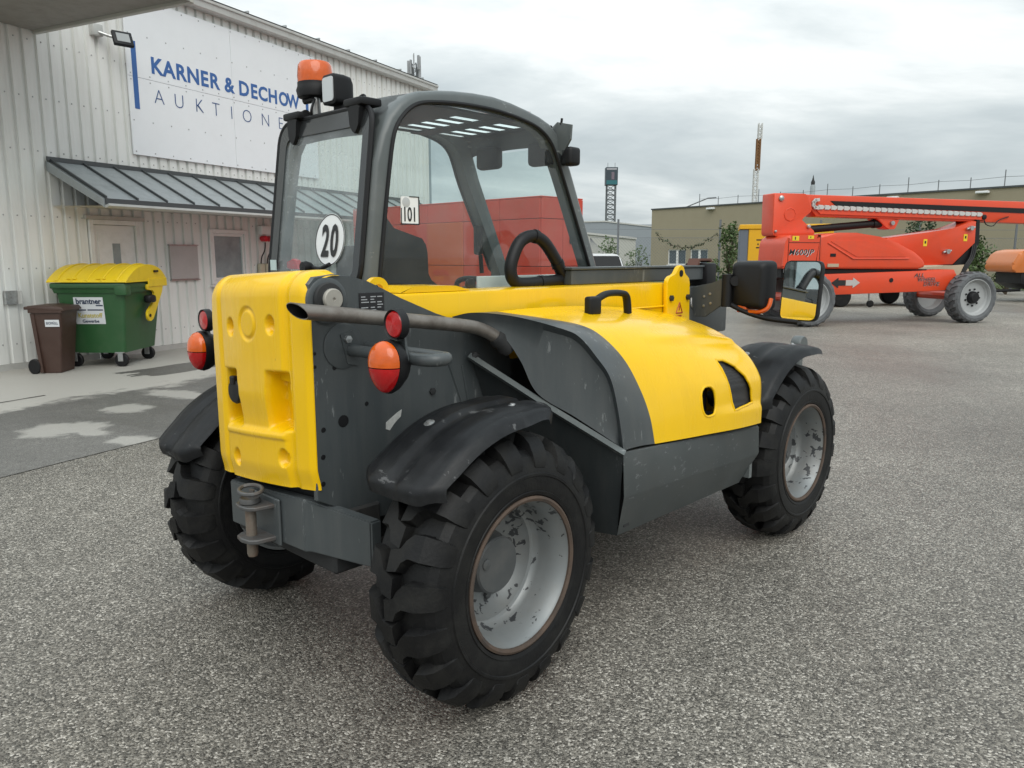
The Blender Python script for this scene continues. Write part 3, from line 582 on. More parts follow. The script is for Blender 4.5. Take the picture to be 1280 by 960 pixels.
# --- wheels
def tyre_mesh():
    b = nb()
    prof = [(.262, -.132), (.270, -.148), (.282, -.153), (.284, -.150), (.300, -.154), (.332, -.154), (.335, -.158), (.343, -.158), (.346, -.153), (.372, -.148), (.398, -.136), (.416, -.112), (.428, -.06), (.431, 0)]
    prof = prof + [(r, -w) for r, w in prof[-2::-1]]
    prof += [(.250, .12), (.245, 0), (.250, -.12)]
    add_lathe(b, prof, 96, 'y', close=True)
    NL = 19
    secs = [(-.016, .468, -.03, .036, .044), (.026, .470, -.005, .038, .047), (.040, .470, .055, .036, .047), (.062, .467, .100, .040, .050), (.098, .457, .104, .043, .052), (.122, .438, .106, .041, .050), (.142, .408, .108, .040, .048), (.152, .380, .109, .036, .043), (.1515, .362, .110, .030, .036)]
    for side in (-1, 1):
        for k in range(NL):
            a0 = 2 * pi * (k + (0.5 if side > 0 else 0)) / NL + random.uniform(-.006, .006)
            rings = []
            for w, rt, da, wt, wb in secs:
                rb = .418 if w < .095 else (.405 if w < .12 else (.375 if w < .14 else .345))
                y = side * w; ain = side * w - side * (.014 if w > .12 else 0)
                a = a0 - da
                pts = []
                for (rr, hw, yy) in ((rb, wb, ain), (rt, wt, y), (rt, -wt, y), (rb, -wb, ain)):
                    aa = a + hw / max(rr, .4) * .92; pts.append(b.verts.new((rr * cos(aa), yy, rr * sin(aa))))
                rings.append(pts)
            for i in range(len(rings) - 1):
                for q in range(3): b.faces.new((rings[i][q], rings[i][q + 1], rings[i + 1][q + 1], rings[i + 1][q]))
            b.faces.new(rings[0]); b.faces.new(rings[-1][::-1])
    return b
def wheel(loc, rz, flip):
    """outer face of the rim points to -y before flipping"""
    b = nb()
    prof = [(.262, -.138), (.263, -.147), (.257, -.150), (.250, -.146), (.246, -.130), (.236, -.118), (.230, -.060), (.224, -.030), (.222, -.018), (.212, -.004), (.200, .000), (.196, .012), (.182, .040), (.165, .055), (.120, .058), (.0001, .058)]
    back = [(.0001, .070), (.165, .070), (.205, .06), (.236, .118), (.250, .146), (.263, .147), (.262, .138), (.240, .11), (.240, -.11)]
    add_lathe(b, prof + back, 64, 'y', close=True)
    w = part('wheel', b, 'rim')
    b = nb(); add_lathe(b, [(.2475, -.1475), (.2575, -.1525), (.2655, -.1490), (.2655, -.1380), (.2475, -.1400)], 64, 'y', close=True); part('rim_flange', b, 'rimrust', w)
    tb = tyre_mesh(); part('tyre', tb, 'rubber', w, ang=22)
    b = nb(); add_lathe(b, [(.112, .057), (.110, .030), (.104, .022), (.100, -.020), (.094, -.027), (.0001, -.027)], 40, 'y'); h = part('hub', b, 'hub', w)
    b = nb(); add_lathe(b, [(.019, -.027), (.019, -.031), (.012, -.034), (.0001, -.034)], 12, 'y', (.06, 0, -.02)); part('drain_plug', b, 'hub', w)
    b = nb()
    for k in range(8):
        a = 2 * pi * k / 8 + .2; add_lathe(b, [(.014, .057), (.014, .044), (.008, .040), (.0001, .040)], 6, 'y', (.142 * cos(a), 0, .142 * sin(a)))
    tag(part('wheel_nuts', b, 'hub', w), kind='stuff')
    w.location = loc; w.rotation_euler = (0, random.uniform(0, 6), rz + (pi if flip else 0)); w.rotation_mode = 'ZYX' if False else 'XYZ'
    return w
wheel((0.00, -.695, WZ), radians(2.6), False)
wheel((-0.06, .69, WZ), radians(2.6), True)
wheel((WB, -.695, WZ), radians(-.5), False)
wheel((WB, .695, WZ), radians(-.5), True)
for x, nm in ((0.0, 'rear_axle'), (WB, 'front_axle')):
    b = nb(); add_lathe(b, [(.055, -.55), (.06, -.50), (.11, -.46), (.11, -.40), (.065, -.36), (.065, -.1), (.13, -.06), (.13, .06), (.065, .1), (.065, .36), (.11, .40), (.11, .46), (.06, .5), (.055, .55)], 24, 'y', (x, 0, WZ)); part(nm, b, 'dark')

# --- chassis
b = nb(); add_box(b, -.40, 2.45, -.30, .30, .50, .80, .02, 2); add_box(b, .45, 1.75, -.34, .62, .44, .78, .02, 2); part('chassis', b, 'dark')
# --- right side tower panel
PY = -.331
pp = [(-.4515, .715), (-.4515, 1.425), (-.43, 1.448), (-.36, 1.456), (-.29, 1.447), (-.225, 1.430), (-.16, 1.402), (-.09, 1.370), (0.0, 1.335), (.075, 1.306), (.16, 1.28), (.40, 1.24), (.47, 1.1), (.56, .42), (.35, .42), (.32, .60), (-.20, .600), (-.245, .606), (-.29, .628)]
b = nb(); add_poly(b, pp, 'y', PY, PY + .022, .003, 1); tp = part('side_panel', b, 'grey', ang=30)
b = nb(); add_poly(b, [(x, min(z, 1.30)) for x, z in pp], 'y', .29, .312, .0, 1); part('side_panel', b, 'grey', ang=30)
# drilled holes: flat black discs painted as the shade inside
for hx, hz, hr in ((-.34, .968, .021), (-.392, 1.193, .008), (-.352, 1.2, .008), (-.451 + .012, 1.204, .006), (-.44, 1.161, .006), (-.418, .95, .009), (-.423, .859, .009), (-.427, .768, .009), (-.244, 1.014, .008), (-.367, 1.151, .008)):
    b = nb(); add_lathe(b, [(hr, -.001), (hr * .92, -.0015), (hr * .9, .004), (.0001, .0045)], 14, 'y', (hx, PY, hz)); part('hole_shade_disc', b, 'gasket', tp)
# boom pivot boss and pin
b = nb(); add_lathe(b, [(.074, .004), (.074, -.008), (.068, -.011), (.0001, -.011)], 36, 'y', (-.388, PY, 1.372)); part('pivot_boss', b, 'grey')
b = nb(); add_lathe(b, [(.050, -.008), (.054, -.022), (.050, -.030), (.036, -.032), (.034, -.04)], 30, 'y', (-.392, PY, 1.378)); pv = part('pivot_ring', b, 'dark')
b = nb(); add_lathe(b, [(.034, -.025), (.034, -.050), (.031, -.053), (.006, -.053), (.004, -.048), (.0001, -.048)], 28, 'y', (-.392, PY, 1.378)); part('pivot_pin', b, mat('dull_pin_steel', (.36, .34, .30, 1), .6, .3, var=.2, vscale=30))
# weld bead outline and large blank boss below the pivot
b = nb(); add_lathe(b, [(.074, .003), (.076, -.004), (.070, -.006), (.0001, -.006)], 30, 'y', (-.33, PY, 1.22)); part('blank_boss', b, 'grey')
# type plate
M['plate'] = mat('black_type_plate', (.012, .012, .014, 1), .35)
b = nb(); add_box(b, -.262, -.160, PY - .004, PY - .0005, 1.315, 1.392, .001, 1); tpl = part('type_plate', b, 'plate', smooth=False)
b = nb()
for r in range(7):
    zz = 1.378 - r * .009
    for (a, c) in ((-.256, -.225), (-.218, -.196), (-.190, -.167)):
        if (r * 3 + int(a * 100)) % 4: add_box(b, a, a + (c - a) * (.55 + .45 * ((r * 7 + int(c * 1000)) % 5) / 4), PY - .0055, PY - .0042, zz - .0016, zz + .0016)
tag(part('plate_print', b, mat('plate_print_grey', (.35, .36, .37, 1), .5), tpl, smooth=False), kind='stuff')
# peeled sticker remains
b = nb(); pts = [(-.165, .935), (-.118, .962), (-.095, .972), (-.10, .948), (-.128, .928), (-.150, .905), (-.166, .912)]
add_poly(b, pts, 'y', PY - .0025, PY - .0003); part('sticker_remains', b, mat('worn_sticker', (.45, .45, .43, 1), .6, var=.4, vscale=60), smooth=False)

# seams and fixings on the tower side
for (x0, z0, x1, z1) in ((.20, 1.10, .30, .62), (.13, 1.12, .20, .95)):
    b = nb(); add_tube(b, [(x0, PY - .001, z0), (x1, PY - .001, z1)], .004, 6); part('weld_seam', b, 'grey', tp)
for hx, hz in ((.05, 1.02), (.30, .92), (-.05, .72), (.12, .70), (.36, .70), (.40, .55)):
    b = nb(); add_lathe(b, [(.014, 0), (.014, -.008), (.0001, -.010)], 6, 'y', (hx, PY, hz)); part('bolt', b, 'dark', tp)

# --- rear cover (yellow) as a shaped sheet
def cover_x(y, z):
    ay = abs(y)
    x = -.494 + .026 * (ay / .335) ** 2
    x += .015 * sstep(.200, .222, ay) - .011 * sstep(.222, .262, ay)       # step between the centre panel and the flanks
    x += .010 * sstep(.310, .338, ay) ** 2                                  # rounded outer edge
    x += .012 * sstep(.80, .72, z)
    # two upright pockets closed by a lip below
    for s in (-1, 1):
        yc0 = s * .160; hw = lerp(.048, .058, sstep(1.12, .95, z)); yc = yc0
        m = sstep(hw + .014, hw - .006, abs(y - yc)) * sstep(.915, .945, z) * sstep(1.128, 1.100, z)
        x += .075 * m
    # shallow bowl that joins the pockets at the foot
    x += .012 * sstep(.20, .17, ay) * sstep(.905, .925, z) * sstep(1.05, .93, z)
    x -= .006 * sstep(.22, .19, ay) * sstep(.885, .895, z) * sstep(.915, .905, z)
    # round emblem boss and its groove
    d = sqrt((y - 0.0) ** 2 + ((z - 1.284)) ** 2)
    x += .007 * sstep(.010, .003, abs(d - .052))
    for (hy, hz) in ((.130, 1.272), (-.145, 1.280), (.135, .800), (-.185, .826)):
        d = sqrt(((y - hy) / .8) ** 2 + (z - hz) ** 2); x += .026 * sstep(.036, .022, d)
    return x
b = nb(); NY, NZ = 160, 170; rows = []
ZT = 1.375; RT = .082
for i in range(NZ + 1 + 14):
    row = []
    for k in range(NY + 1):
        y = lerp(-.338, .338, k / NY); e = sstep(.27, .338, abs(y))
        if i <= NZ: z = lerp(.722, ZT, i / NZ); x = cover_x(y, z); zz = z
        elif i <= NZ + 10:
            ph = (pi / 2) * (i - NZ) / 10; x = cover_x(y, ZT) + RT * (1 - cos(ph)); zz = ZT + RT * sin(ph)
        else: x = cover_x(y, ZT) + RT + .006 * (i - NZ - 10); zz = ZT + RT
        x += .008 * e * e * max(0, (zz - 1.30) / .16); zz -= .022 * e * e * sstep(1.33, 1.457, zz)
        f = max(0, min(1, (zz - .722) / .73)); zz -= lerp(.085, .045, f) * y
        row.append((x, y, zz))
    rows.append(row)
V, fs = add_grid(b, rows)
be = [e for e in b.edges if e.is_boundary]; r = bmesh.ops.extrude_edge_only(b, edges=be); bmesh.ops.translate(b, vec=(.004, 0, 0), verts=[v for v in r['geom'] if isinstance(v, bmesh.types.BMVert)])
rc = part('rear_cover', b, 'yellow', ang=50)
b = nb(); add_poly(b, [(-.33, .75), (.32, .71), (.32, 1.38), (-.33, 1.41)], 'x', -.400, -.38); part('rear_bulkhead', b, 'dark', smooth=False)
b = nb(); add_lathe(b, [(.03, .03), (.034, -.02), (.044, -.028), (.046, -.06), (.040, -.068), (.0001, -.070)], 20, 'x', (-.415, .150, 1.028)); ts = part('trailer_socket', b, 'black')
b = nb(); add_box(b, -.49, -.465, .135, .165, 1.055, 1.085, .004, 1); part('socket_hinge', b, 'black', ts)

# --- tow bar: bent plate with wings
def zt(y): return -.085 * y
b = nb()
plan = [(-.30, .50), (-.455, .275), (-.462, .265), (-.462, -.255), (-.455, -.268), (-.345, -.455)]
top = [.645, .683, .685, .700, .700, .648]; bot = [.485, .52, .50, .515, .530, .505]
plan = [( -.33, -.455), (-.448, -.272), (-.462, -.255), (-.462, .262), (-.448, .280), (-.33, .455)]
top = [.640, .700, .706, .668, .664, .600]; bot = [.480, .520, .520, .500, .49, .44]
b = nb()
add_grid(b, [[(x, y, lerp(bt, t_, q / 3)) for q in range(4)] for (x, y), t_, bt in zip(plan, top, bot)])
r = bmesh.ops.extrude_face_region(b, geom=b.faces[:]); bmesh.ops.translate(b, vec=(.045, 0, 0), verts=[v for v in r['geom'] if isinstance(v, bmesh.types.BMVert)])
bmesh.ops.recalc_face_normals(b, faces=b.faces[:])
bmesh.ops.bevel(b, geom=[e for e in b.edges if e.calc_face_angle(0) > .5], offset=.005, segments=2, affect='EDGES')
part('tow_beam', b, 'grey', ang=30)
# hitch: two lugs, back plate, pin, ring
M['hitch'] = mat('worn_hitch_steel', (.11, .11, .11, 1), .5, .5, var=.3, vscale=25, dirt=(.10, .06, .04, 1), dirt_amt=.6, dirt_scale=18)
hp = [(-.470, .078), (-.54, .070), (-.562, .050), (-.570, .0), (-.562, -.055), (-.54, -.078), (-.470, -.088)]
b = nb(); add_poly(b, [(x, y * .82 - .015) for x, y in hp], 'z', .640, .654, .003, 1); hl = part('hitch_jaw', b, 'hitch')
b = nb(); add_poly(b, [(x, y * .82 - .015) for x, y in hp], 'z', .520, .536, .003, 1); part('hitch_jaw', b, 'hitch')
b = nb(); add_box(b, -.474, -.463, -.115, .085, .505, .675, .004, 1); part('hitch_plate', b, 'grey')
b = nb(); add_tube(b, [(-.525, -.01, .458), (-.525, -.01, .468), (-.525, -.01, .665), (-.525, -.01, .672)], [.016, .019, .019, .016], 16); hpn = part('hitch_pin', b, 'rust')
b = nb(); add_lathe(b, [(.0001, .018), (.034, .018), (.036, .010), (.036, 0), (.0001, 0)], 20, 'z', (-.525, -.01, .657)); part('pin_collar', b, 'hitch', hpn)
ring = [(-.520 + .034 * sin(t), -.01 + .056 * cos(t), .700 + .006 * sin(t)) for t in [2 * pi * k / 24 for k in range(24)]]
b = nb(); add_tube(b, ring + [ring[0]], .0075, 8, cap=False); add_tube(b, [(-.52, -.01, .67), (-.515, -.01, .70)], .010, 8); part('pull_ring', b, 'hitch', hpn)
b = nb(); add_box(b, -.40, -.20, -.34, .34, .44, .66, .01, 1); part('axle_cradle', b, 'dark')

# --- tail lamps on brackets, one each side
def tail_lamp(s):
    X, Y, Z = (-.365, -.625, 1.185) if s < 0 else (-.36, .645, 1.125)
    m4 = Matrix.Translation((X, Y, Z)) @ Matrix.Rotation(radians(14 if s < 0 else 6), 4, 'Z')
    def egg(ky, kz, x): return [(x, ky * .058 * cos(a) * (1 + .16 * sin(a)), kz * .080 * sin(a)) for a in [2 * pi * k / 28 for k in range(28)]]
    b = nb()
    rings = [egg(1, 1, -.02), egg(1.05, 1.05, -.005), egg(1.0, 1.0, .015), egg(.8, .8, .045), egg(.45, .5, .060)]
    R = [[b.verts.new(m4 @ Vector(p)) for p in r] for r in rings]
    for i in range(len(R) - 1):
        for k in range(28): b.faces.new((R[i][k], R[i][(k + 1) % 28], R[i + 1][(k + 1) % 28], R[i + 1][k]))
    b.faces.new(R[0]); b.faces.new(R[-1][::-1])
    h = part('tail_lamp', b, 'black')
    for nm, lo, hi, mm in (('indicator_lens', .006, 1.0, 'orange_lens'), ('brake_lens', -1.0, .004, 'red_lens')):
        b = nb(); rows = []
        for r in range(9):
            ph = (pi / 2) * r / 8; kr = cos(ph) * .965
            row = []
            for k in range(15):
                a = lerp(0.0, pi, k / 14) if lo >= 0 else lerp(pi, 2 * pi, k / 14)
                yy = kr * .058 * cos(a) * (1 + .16 * sin(a)); zz = kr * .080 * sin(a) + (.0015 if lo > 0 else -.0015)
                row.append(m4 @ Vector((-.022 - .040 * sin(ph), yy, zz)))
            rows.append(row)
        add_grid(b, rows); bmesh.ops.remove_doubles(b, verts=b.verts[:], dist=1e-5); part(nm, b, mm, h)
    # round reflector above
    c = m4 @ Vector((.0, -.028 if s < 0 else -.03, .128))
    b = nb(); add_lathe(b, [(.0001, -.004), (.039, -.004), (.044, -.012), (.046, 0), (.046, .016), (.0001, .018)], 26, 'x', c); rf = part('reflector_housing', b, 'black', h)
    b = nb(); add_lathe(b, [(.0395, -.006), (.036, -.010), (.0001, -.0135)], 26, 'x', c); part('reflector', b, 'red_lens', rf)
    # bracket plate and tube guard
    b = nb(); add_poly(b, [(Y - .015 * -s, Z + .16), (Y + .03 * s, Z + .15), (Y + .05 * s, Z + .02), (Y + .03 * s, Z - .05), (Y - .01 * s, Z - .04)], 'x', X + .028, X + .036); part('bracket', b, 'grey', h, smooth=False)
    yp = PY if s < 0 else .335
    b = nb(); add_tube(b, smooth_path([(X + .06, yp, Z + .02), (X + .06, Y + .02 * s, Z + .02), (X + .065, Y + .10 * s, Z + .021), (X + .085, Y + .125 * s, Z + .022), (X + .12, Y + .12 * s, Z + .022), (X + .135, Y + .06 * s, Z + .022), (X + .135, yp, Z + .022)], 6), .020, 12); part('guard_tube', b, 'grey', h)
    b = nb(); add_poly(b, [(X + .02, Z + .075), (X + .065, Z + .085), (X + .105, Z + .02), (X + .09, Z - .035), (X + .045, Z - .025)], 'y', yp, yp + .010 * s); fp = part('foot_plate', b, 'grey', h, smooth=False)
    b = nb(); add_lathe(b, [(.013, 0), (.013, .012 * s), (.0001, .014 * s)], 6, 'y', (X + .045, yp + .01 * s, Z + .058)); part('bolt', b, 'steel', h)
tail_lamp(-1); tail_lamp(1)

# --- exhaust pipe with slash-cut end
b = nb(); EP = smooth_path([(-.40, -.425, 1.332), (-.1, -.425, 1.294), (.12, -.425, 1.264), (.20, -.428, 1.248), (.27, -.44, 1.215), (.32, -.455, 1.17)], 6)
rings = add_tube(b, EP, .0245, 20, cap=False)
n = 20; first = rings[0]
tip = []; inn = []
for v in first:
    rel = v.co - Vector(EP[0]); dx = .15 + (rel.z * 1.0 + rel.y * 0.75) * .9
    tip.append(b.verts.new(v.co + Vector((-dx, 0, dx * .125))))
    inn.append(b.verts.new(Vector(EP[0]) + rel * .88 + Vector((-dx, 0, dx * .125))))
deep = [b.verts.new(Vector(EP[2]) + (v.co - Vector(EP[0])) * .88) for v in first]
for k in range(n):
    q = (k + 1) % n
    b.faces.new((first[k], first[q], tip[q], tip[k])); b.faces.new((tip[k], tip[q], inn[q], inn[k])); f = b.faces.new((inn[k], inn[q], deep[q], deep[k])); f.material_index = 1
f = b.faces.new(deep); f.material_index = 1
part('exhaust_pipe', b, [M['exhaust'], M['gasket']])
b = nb(); add_tube(b, [(.27, -.44, 1.216), (.285, -.444, 1.203), (.30, -.45, 1.19), (.315, -.455, 1.175), (.33, -.46, 1.16)], [.030, .036, .030, .036, .030], 16); part('exhaust_flange', b, 'dark')

# --- fenders
def fender(cx, s, a0=144, a1=72, dz=0.0, y0=.515, y1=.865, r=.548):
    b = nb(); rows = []
    NA, NW = 40, 22
    for i in range(NA + 1):
        t = i / NA; row = []
        for k in range(NW + 1):
            w = k / NW
            # rounded corners at the ends: edges start later than the middle
            cut = 6.0 * max(0, (abs(w - .5) * 2 - .55) / .45) ** 2
            a = radians(lerp(a0 - cut, a1 + cut, t)); y = lerp(y0, y1, w)
            rr = r + .010 * sstep(.12, .22, w) * sstep(.88, .78, w) - .010 * sstep(.40, .44, w) * sstep(.60, .56, w)
            rr -= .040 * max(0, (w - .90) / .10) ** 2 + .022 * max(0, (.10 - w) / .10) ** 2
            rr += .02 * sstep(.75, 1.0, t) + .012 * sstep(.2, 0, t)
            rr -= .035 * sstep(.06, 0, t) ** 2 + .02 * sstep(.96, 1, t) ** 2
            row.append((cx + rr * cos(a), s * y, WZ + dz + rr * sin(a)))
        rows.append(row)
    V, fs = add_grid(b, rows); bmesh.ops.solidify(b, geom=fs, thickness=.008 * (1 if s < 0 else -1))
    f = part('fender', b, 'plastic', ang=60)
    for a, w in ((112, .30), (86, .68)):
        A = radians(a); rr = r + .006; b = nb()
        m4 = Matrix.Translation((cx + rr * cos(A), s * lerp(y0, y1, w), WZ + dz + rr * sin(A))) @ Matrix.Rotation(-(A - pi / 2), 4, 'Y')
        add_lathe(b, [(.020, 0), (.019, .004), (.010, .006), (.009, .011), (.0001, .012)], 12, 'z')
        for v in b.verts: v.co = m4 @ v.co
        part('bolt', b, 'steel', f)
    b = nb(); yb = y0 - .10; A = radians(95)
    add_tube(b, [(cx, s * .40, WZ + .10), (cx + .0, s * (y0 - .02), WZ + .25), (cx + (r - .02) * cos(A), s * (y0 + .02), WZ + dz + (r - .022) * sin(A)), (cx + (r - .02) * cos(A), s * (y1 - .1), WZ + dz + (r - .022) * sin(A))], .016, 8); part('fender_stay', b, 'dark', f)
fender(0.0, -1, a0=142); fender(-.03, 1, a0=152, a1=80, dz=-.035); fender(WB - .09, -1, a0=150, a1=63, dz=.028); fender(WB, 1, a0=150, a1=58)

# --- engine hood on the right side: lofted sections
secA = [(.15, -.335, 1.290), (.205, -.403, 1.306), (.302, -.524, 1.291), (.41, -.658, 1.247), (.449, -.707, 1.216), (.487, -.755, 1.145), (.521, -.796, 1.065), (.541, -.821, .938), (.556, -.838, .790)]
secB = [(.39, -.335, 1.297), (.505, -.480, 1.272), (.592, -.591, 1.247), (.645, -.657, 1.204), (.701, -.727, 1.113), (.742, -.780, .993), (.768, -.812, .883), (.780, -.830, .775)]
secD = [(1.66, -.30, 1.224), (1.66, -.413, 1.201), (1.66, -.571, 1.156), (1.66, -.690, 1.096), (1.66, -.767, 1.036), (1.66, -.820, .962), (1.66, -.837, .896), (1.66, -.838, .725)]
NS = 90
def resample(sec, n):
    P = [Vector(p) for p in smooth_path(sec, 10)]; L = [0]
    for a, c in zip(P, P[1:]): L.append(L[-1] + (c - a).length)
    out = []; j = 0
    for k in range(n + 1):
        t = L[-1] * k / n
        while j < len(L) - 2 and L[j + 1] < t: j += 1
        f = (t - L[j]) / max(1e-9, L[j + 1] - L[j]); out.append(P[j].lerp(P[j + 1], f))
    return out
RA, RB, RD = resample(secA, NS), resample(secB, NS), resample(secD, NS)
def hood_pt(s, k):
    """s: 0 at the grey/yellow joint, 1 at the front"""
    p = RB[k].lerp(RD[k], s); t = k / NS
    bul = 4 * s * (1 - s)
    p += Vector((0, -.018 * bul * sstep(.3, .7, t), .028 * bul * sstep(.75, .2, t)))
    # swage line that runs forward along the shoulder
    d = (t - lerp(.50, .46, s)); p += Vector((0, -.010, .006)) * (sstep(.05, 0.0, d) * sstep(-.06, 0.0, d)) * sstep(.15, .5, s)
    p += Vector((0, -.014, 0)) * sstep(.86, .92, t) * sstep(.35, .8, s)          # foot lip
    return p
# grey shroud with a thick rim
b = nb(); rows = []
for i in range(13):
    f = i / 12; rows.append([RA[k].lerp(RB[k], f) + Vector((0, 0, .004 * sin(pi * f))) for k in range(NS + 1)])
V, fs = add_grid(b, rows)
# rim folds inwards and forwards: the dark mouth behind the rim
inner = [b.verts.new(RA[k] + Vector((.02, .03 * sstep(0, .6, k / NS), -.028 * sstep(1, .3, k / NS)))) for k in range(NS + 1)]
for k in range(NS): b.faces.new((V[0][k], inner[k], inner[k + 1], V[0][k + 1]))
# slanted rear face
cen = resample([(.213, -.376, 1.261), (.279, -.458, 1.226), (.327, -.517, 1.127), (.369, -.57, .999), (.46, -.684, .909), (.571, -.822, .794)], NS)
cv = [b.verts.new(p) for p in cen]
mid = [b.verts.new(inner[k].co.lerp(cv[k].co, .5) + Vector((.012, .0, .0)) * sin(pi * k / NS)) for k in range(NS + 1)]
for k in range(NS):
    b.faces.new((inner[k], mid[k], mid[k + 1], inner[k + 1])); b.faces.new((mid[k], cv[k], cv[k + 1], mid[k + 1]))
part('hood_shroud', b, 'grey', ang=40)
# yellow hood with openings for the grille and the oval hole
NL_ = 150
oval_c, grille_poly = (1.182, .893), [(1.335, 1.052), (1.40, 1.046), (1.47, 1.015), (1.53, .965), (1.568, .90), (1.575, .835), (1.385, .825)]
def in_poly(x, z, P):
    c = False; j = len(P) - 1
    for i in range(len(P)):
        if ((P[i][1] > z) != (P[j][1] > z)) and (x < (P[j][0] - P[i][0]) * (z - P[i][1]) / (P[j][1] - P[i][1]) + P[i][0]): c = not c
        j = i
    return c
def in_oval(x, z): return abs((x - oval_c[0]) / .056) ** 2.6 + abs((z - oval_c[1]) / .064) ** 2.6 < 1
SS = [i / NL_ for i in range(NL_ + 1)]
hp_ = [[hood_pt(s, k) for k in range(NS + 1)] for s in SS]
# front roll-over rows
for (dx, dy, dz, sc) in ((.020, 0, -.002, .995), (.036, .004, -.010, .98), (.046, .012, -.022, .96), (.050, .03, -.04, .92)):
    hp_.append([Vector((p.x + dx, -.30 + (p.y + .30) * sc, .72 + (p.z - .72) * (sc - .0)) ) for p in RD])
b = nb()
def skipf(i, k):
    c = (hp_[i][k] + hp_[i + 1][k + 1]) / 2
    return c.y < -.70 and k > NS * .42 and i < NL_ and (in_poly(c.x, c.z, grille_poly) or in_oval(c.x, c.z))
V, fs = add_grid(b, hp_, skip=skipf); cap = [v for v in V[-1]]
cc = b.verts.new((1.70, -.31, .74))
for k in range(NS): b.faces.new((cap[k], cap[k + 1], cc))
hood = part('engine_hood', b, 'yellow', ang=40)
def ypt(x, z):
    best = None
    for i in range(0, NL_ + 1, 2):
        for k in range(NS // 4, NS + 1):
            p = hp_[i][k]; d = (p.x - x) ** 2 + (p.z - z) ** 2
            if best is None or d < best[0]: best = (d, p.y)
    return best[1]
gx0, gz0 = 1.24, .82
b = nb(); V, fs = add_grid(b, [[(lerp(1.24, 1.60, i / 18), ypt(lerp(1.24, 1.60, i / 18), lerp(.82, 1.12, k / 14)) + .016, lerp(.82, 1.12, k / 14)) for i in range(19)] for k in range(15)]); 
M['mesh'] = mat('black_grille_mesh', (.010, .010, .011, 1), .6)
def mesh_bump(m):
    nt = m.node_tree; N = nt.nodes; Lk = nt.links; v = N.new('ShaderNodeTexVoronoi'); v.inputs['Scale'].default_value = 170; v.inputs['Randomness'].default_value = 0
    tc = N.new('ShaderNodeTexCoord'); Lk.new(tc.outputs['Object'], v.inputs['Vector']); rp = N.new('ShaderNodeValToRGB'); Lk.new(v.outputs['Distance'], rp.inputs[0])
    e = rp.color_ramp.elements; e[0].position = .35; e[0].color = (.002, .002, .002, 1); e[1].position = .5; e[1].color = (.028, .028, .030, 1); Lk.new(rp.outputs[0], N['Principled BSDF'].inputs['Base Color'])
mesh_bump(M['mesh'])
part('grille', b, 'mesh', hood, ang=60)
b = nb(); add_grid(b, [[(lerp(1.11, 1.255, i / 6), ypt(1.18, .9) + .055, lerp(.81, .98, k / 6)) for i in range(7)] for k in range(7)]); part('hood_cavity', b, 'gasket', hood)
for nm, loop in (('grille_trim', grille_poly), ('oval_trim', [(oval_c[0] + .057 * (abs(cos(t)) ** .77) * (1 if cos(t) > 0 else -1), oval_c[1] + .065 * (abs(sin(t)) ** .77) * (1 if sin(t) > 0 else -1)) for t in [2 * pi * k / 32 for k in range(32)]])):
    lp = [];
    for q in range(len(loop)):
        a, c = loop[q], loop[(q + 1) % len(loop)]; nn = 6 if len(loop) < 20 else 1
        for w in range(nn): lp.append((lerp(a[0], c[0], w / nn), lerp(a[1], c[1], w / nn)))
    b = nb(); P3 = [(x, ypt(x, z) + .002, z) for x, z in lp]; add_tube(b, P3 + [P3[0]], .006, 8, cap=False); part(nm, b, 'yellow', hood)
# hood handle
b = nb(); add_box(b, .795, .875, -.485, -.445, 1.265, 1.345, .012, 3); add_tube(b, smooth_path([(.86, -.465, 1.33), (.93, -.465, 1.352), (1.03, -.465, 1.352), (1.075, -.465, 1.335), (1.09, -.465, 1.26)], 6), .016, 12, flat=(1.25, .9)); part('hood_handle', b, 'black', ang=50)
# --- lower skirt
b = nb()
xs = [.556, .60, .8, 1.1, 1.4, 1.60, 1.668]
def skz(x): return lerp(.782, .708, (x - .556) / 1.112)
rows = []
for (f, yy, dzr) in ((0, -.80, 0), (.0, -.832, 0), (.03, -.838, 0), (.48, -.845, 0), (.52, -.843, 0), (1.0, -.785, 0), (1.0, -.60, 0)):
    row = []
    for x in xs:
        zt_ = skz(x); xx = x + (.045 * max(0, f - .5) / .5 if x < .56 else 0) - (.055 * max(0, f - .55) / .45 if x > 1.66 else 0)
        zb = .428 + (.012 if x > 1.66 else 0)
        row.append((xx, yy + (.02 if x > 1.66 else 0) * 0, lerp(zt_, zb, f)))
    rows.append(row)
V, fs = add_grid(b, rows); bmesh.ops.solidify(b, geom=fs, thickness=.015)
b2 = b; add_box(b, 1.63, 1.655, -.82, -.35, .45, .70); sk_ = part('side_skirt', b, 'skirt', ang=30)
b = nb(); add_box(b, .575, 1.655, -.826, -.33, .700, .7245); part('hood_tray', b, 'dark', smooth=False)
# --- twisted frame plate and its top flange between the tower and the skirt
b = nb(); rows = []
for i in range(13):
    t = i / 12; A_ = Vector((.25, -.335, 1.118)).lerp(Vector((.556, -.838, .772)), t); C_ = Vector((.53, -.335, .41)).lerp(Vector((.597, -.788, .43)), t)
    rows.append([A_.lerp(C_, k / 10) for k in range(11)])
V, fs = add_grid(b, rows); bmesh.ops.solidify(b, geom=fs, thickness=.012); part('wheel_arch_plate', b, 'grey', ang=40)
b = nb(); add_tube(b, [(.225, -.345, 1.137), (.40, -.60, .945), (.556, -.842, .778)], .016, 4, flat=(1.5, .9)); part('arch_flange', b, 'greyl', smooth=False)
b = nb(); add_lathe(b, [(.022, 0), (.022, -.02), (.012, -.028), (.0001, -.028)], 10, 'y', (.245, -.345, 1.13)); part('flange_bolt', b, 'dark')
b = nb(); add_box(b, .62, 1.5, -.66, -.36, .74, 1.02, .03, 2); part('engine_block', b, 'dark')

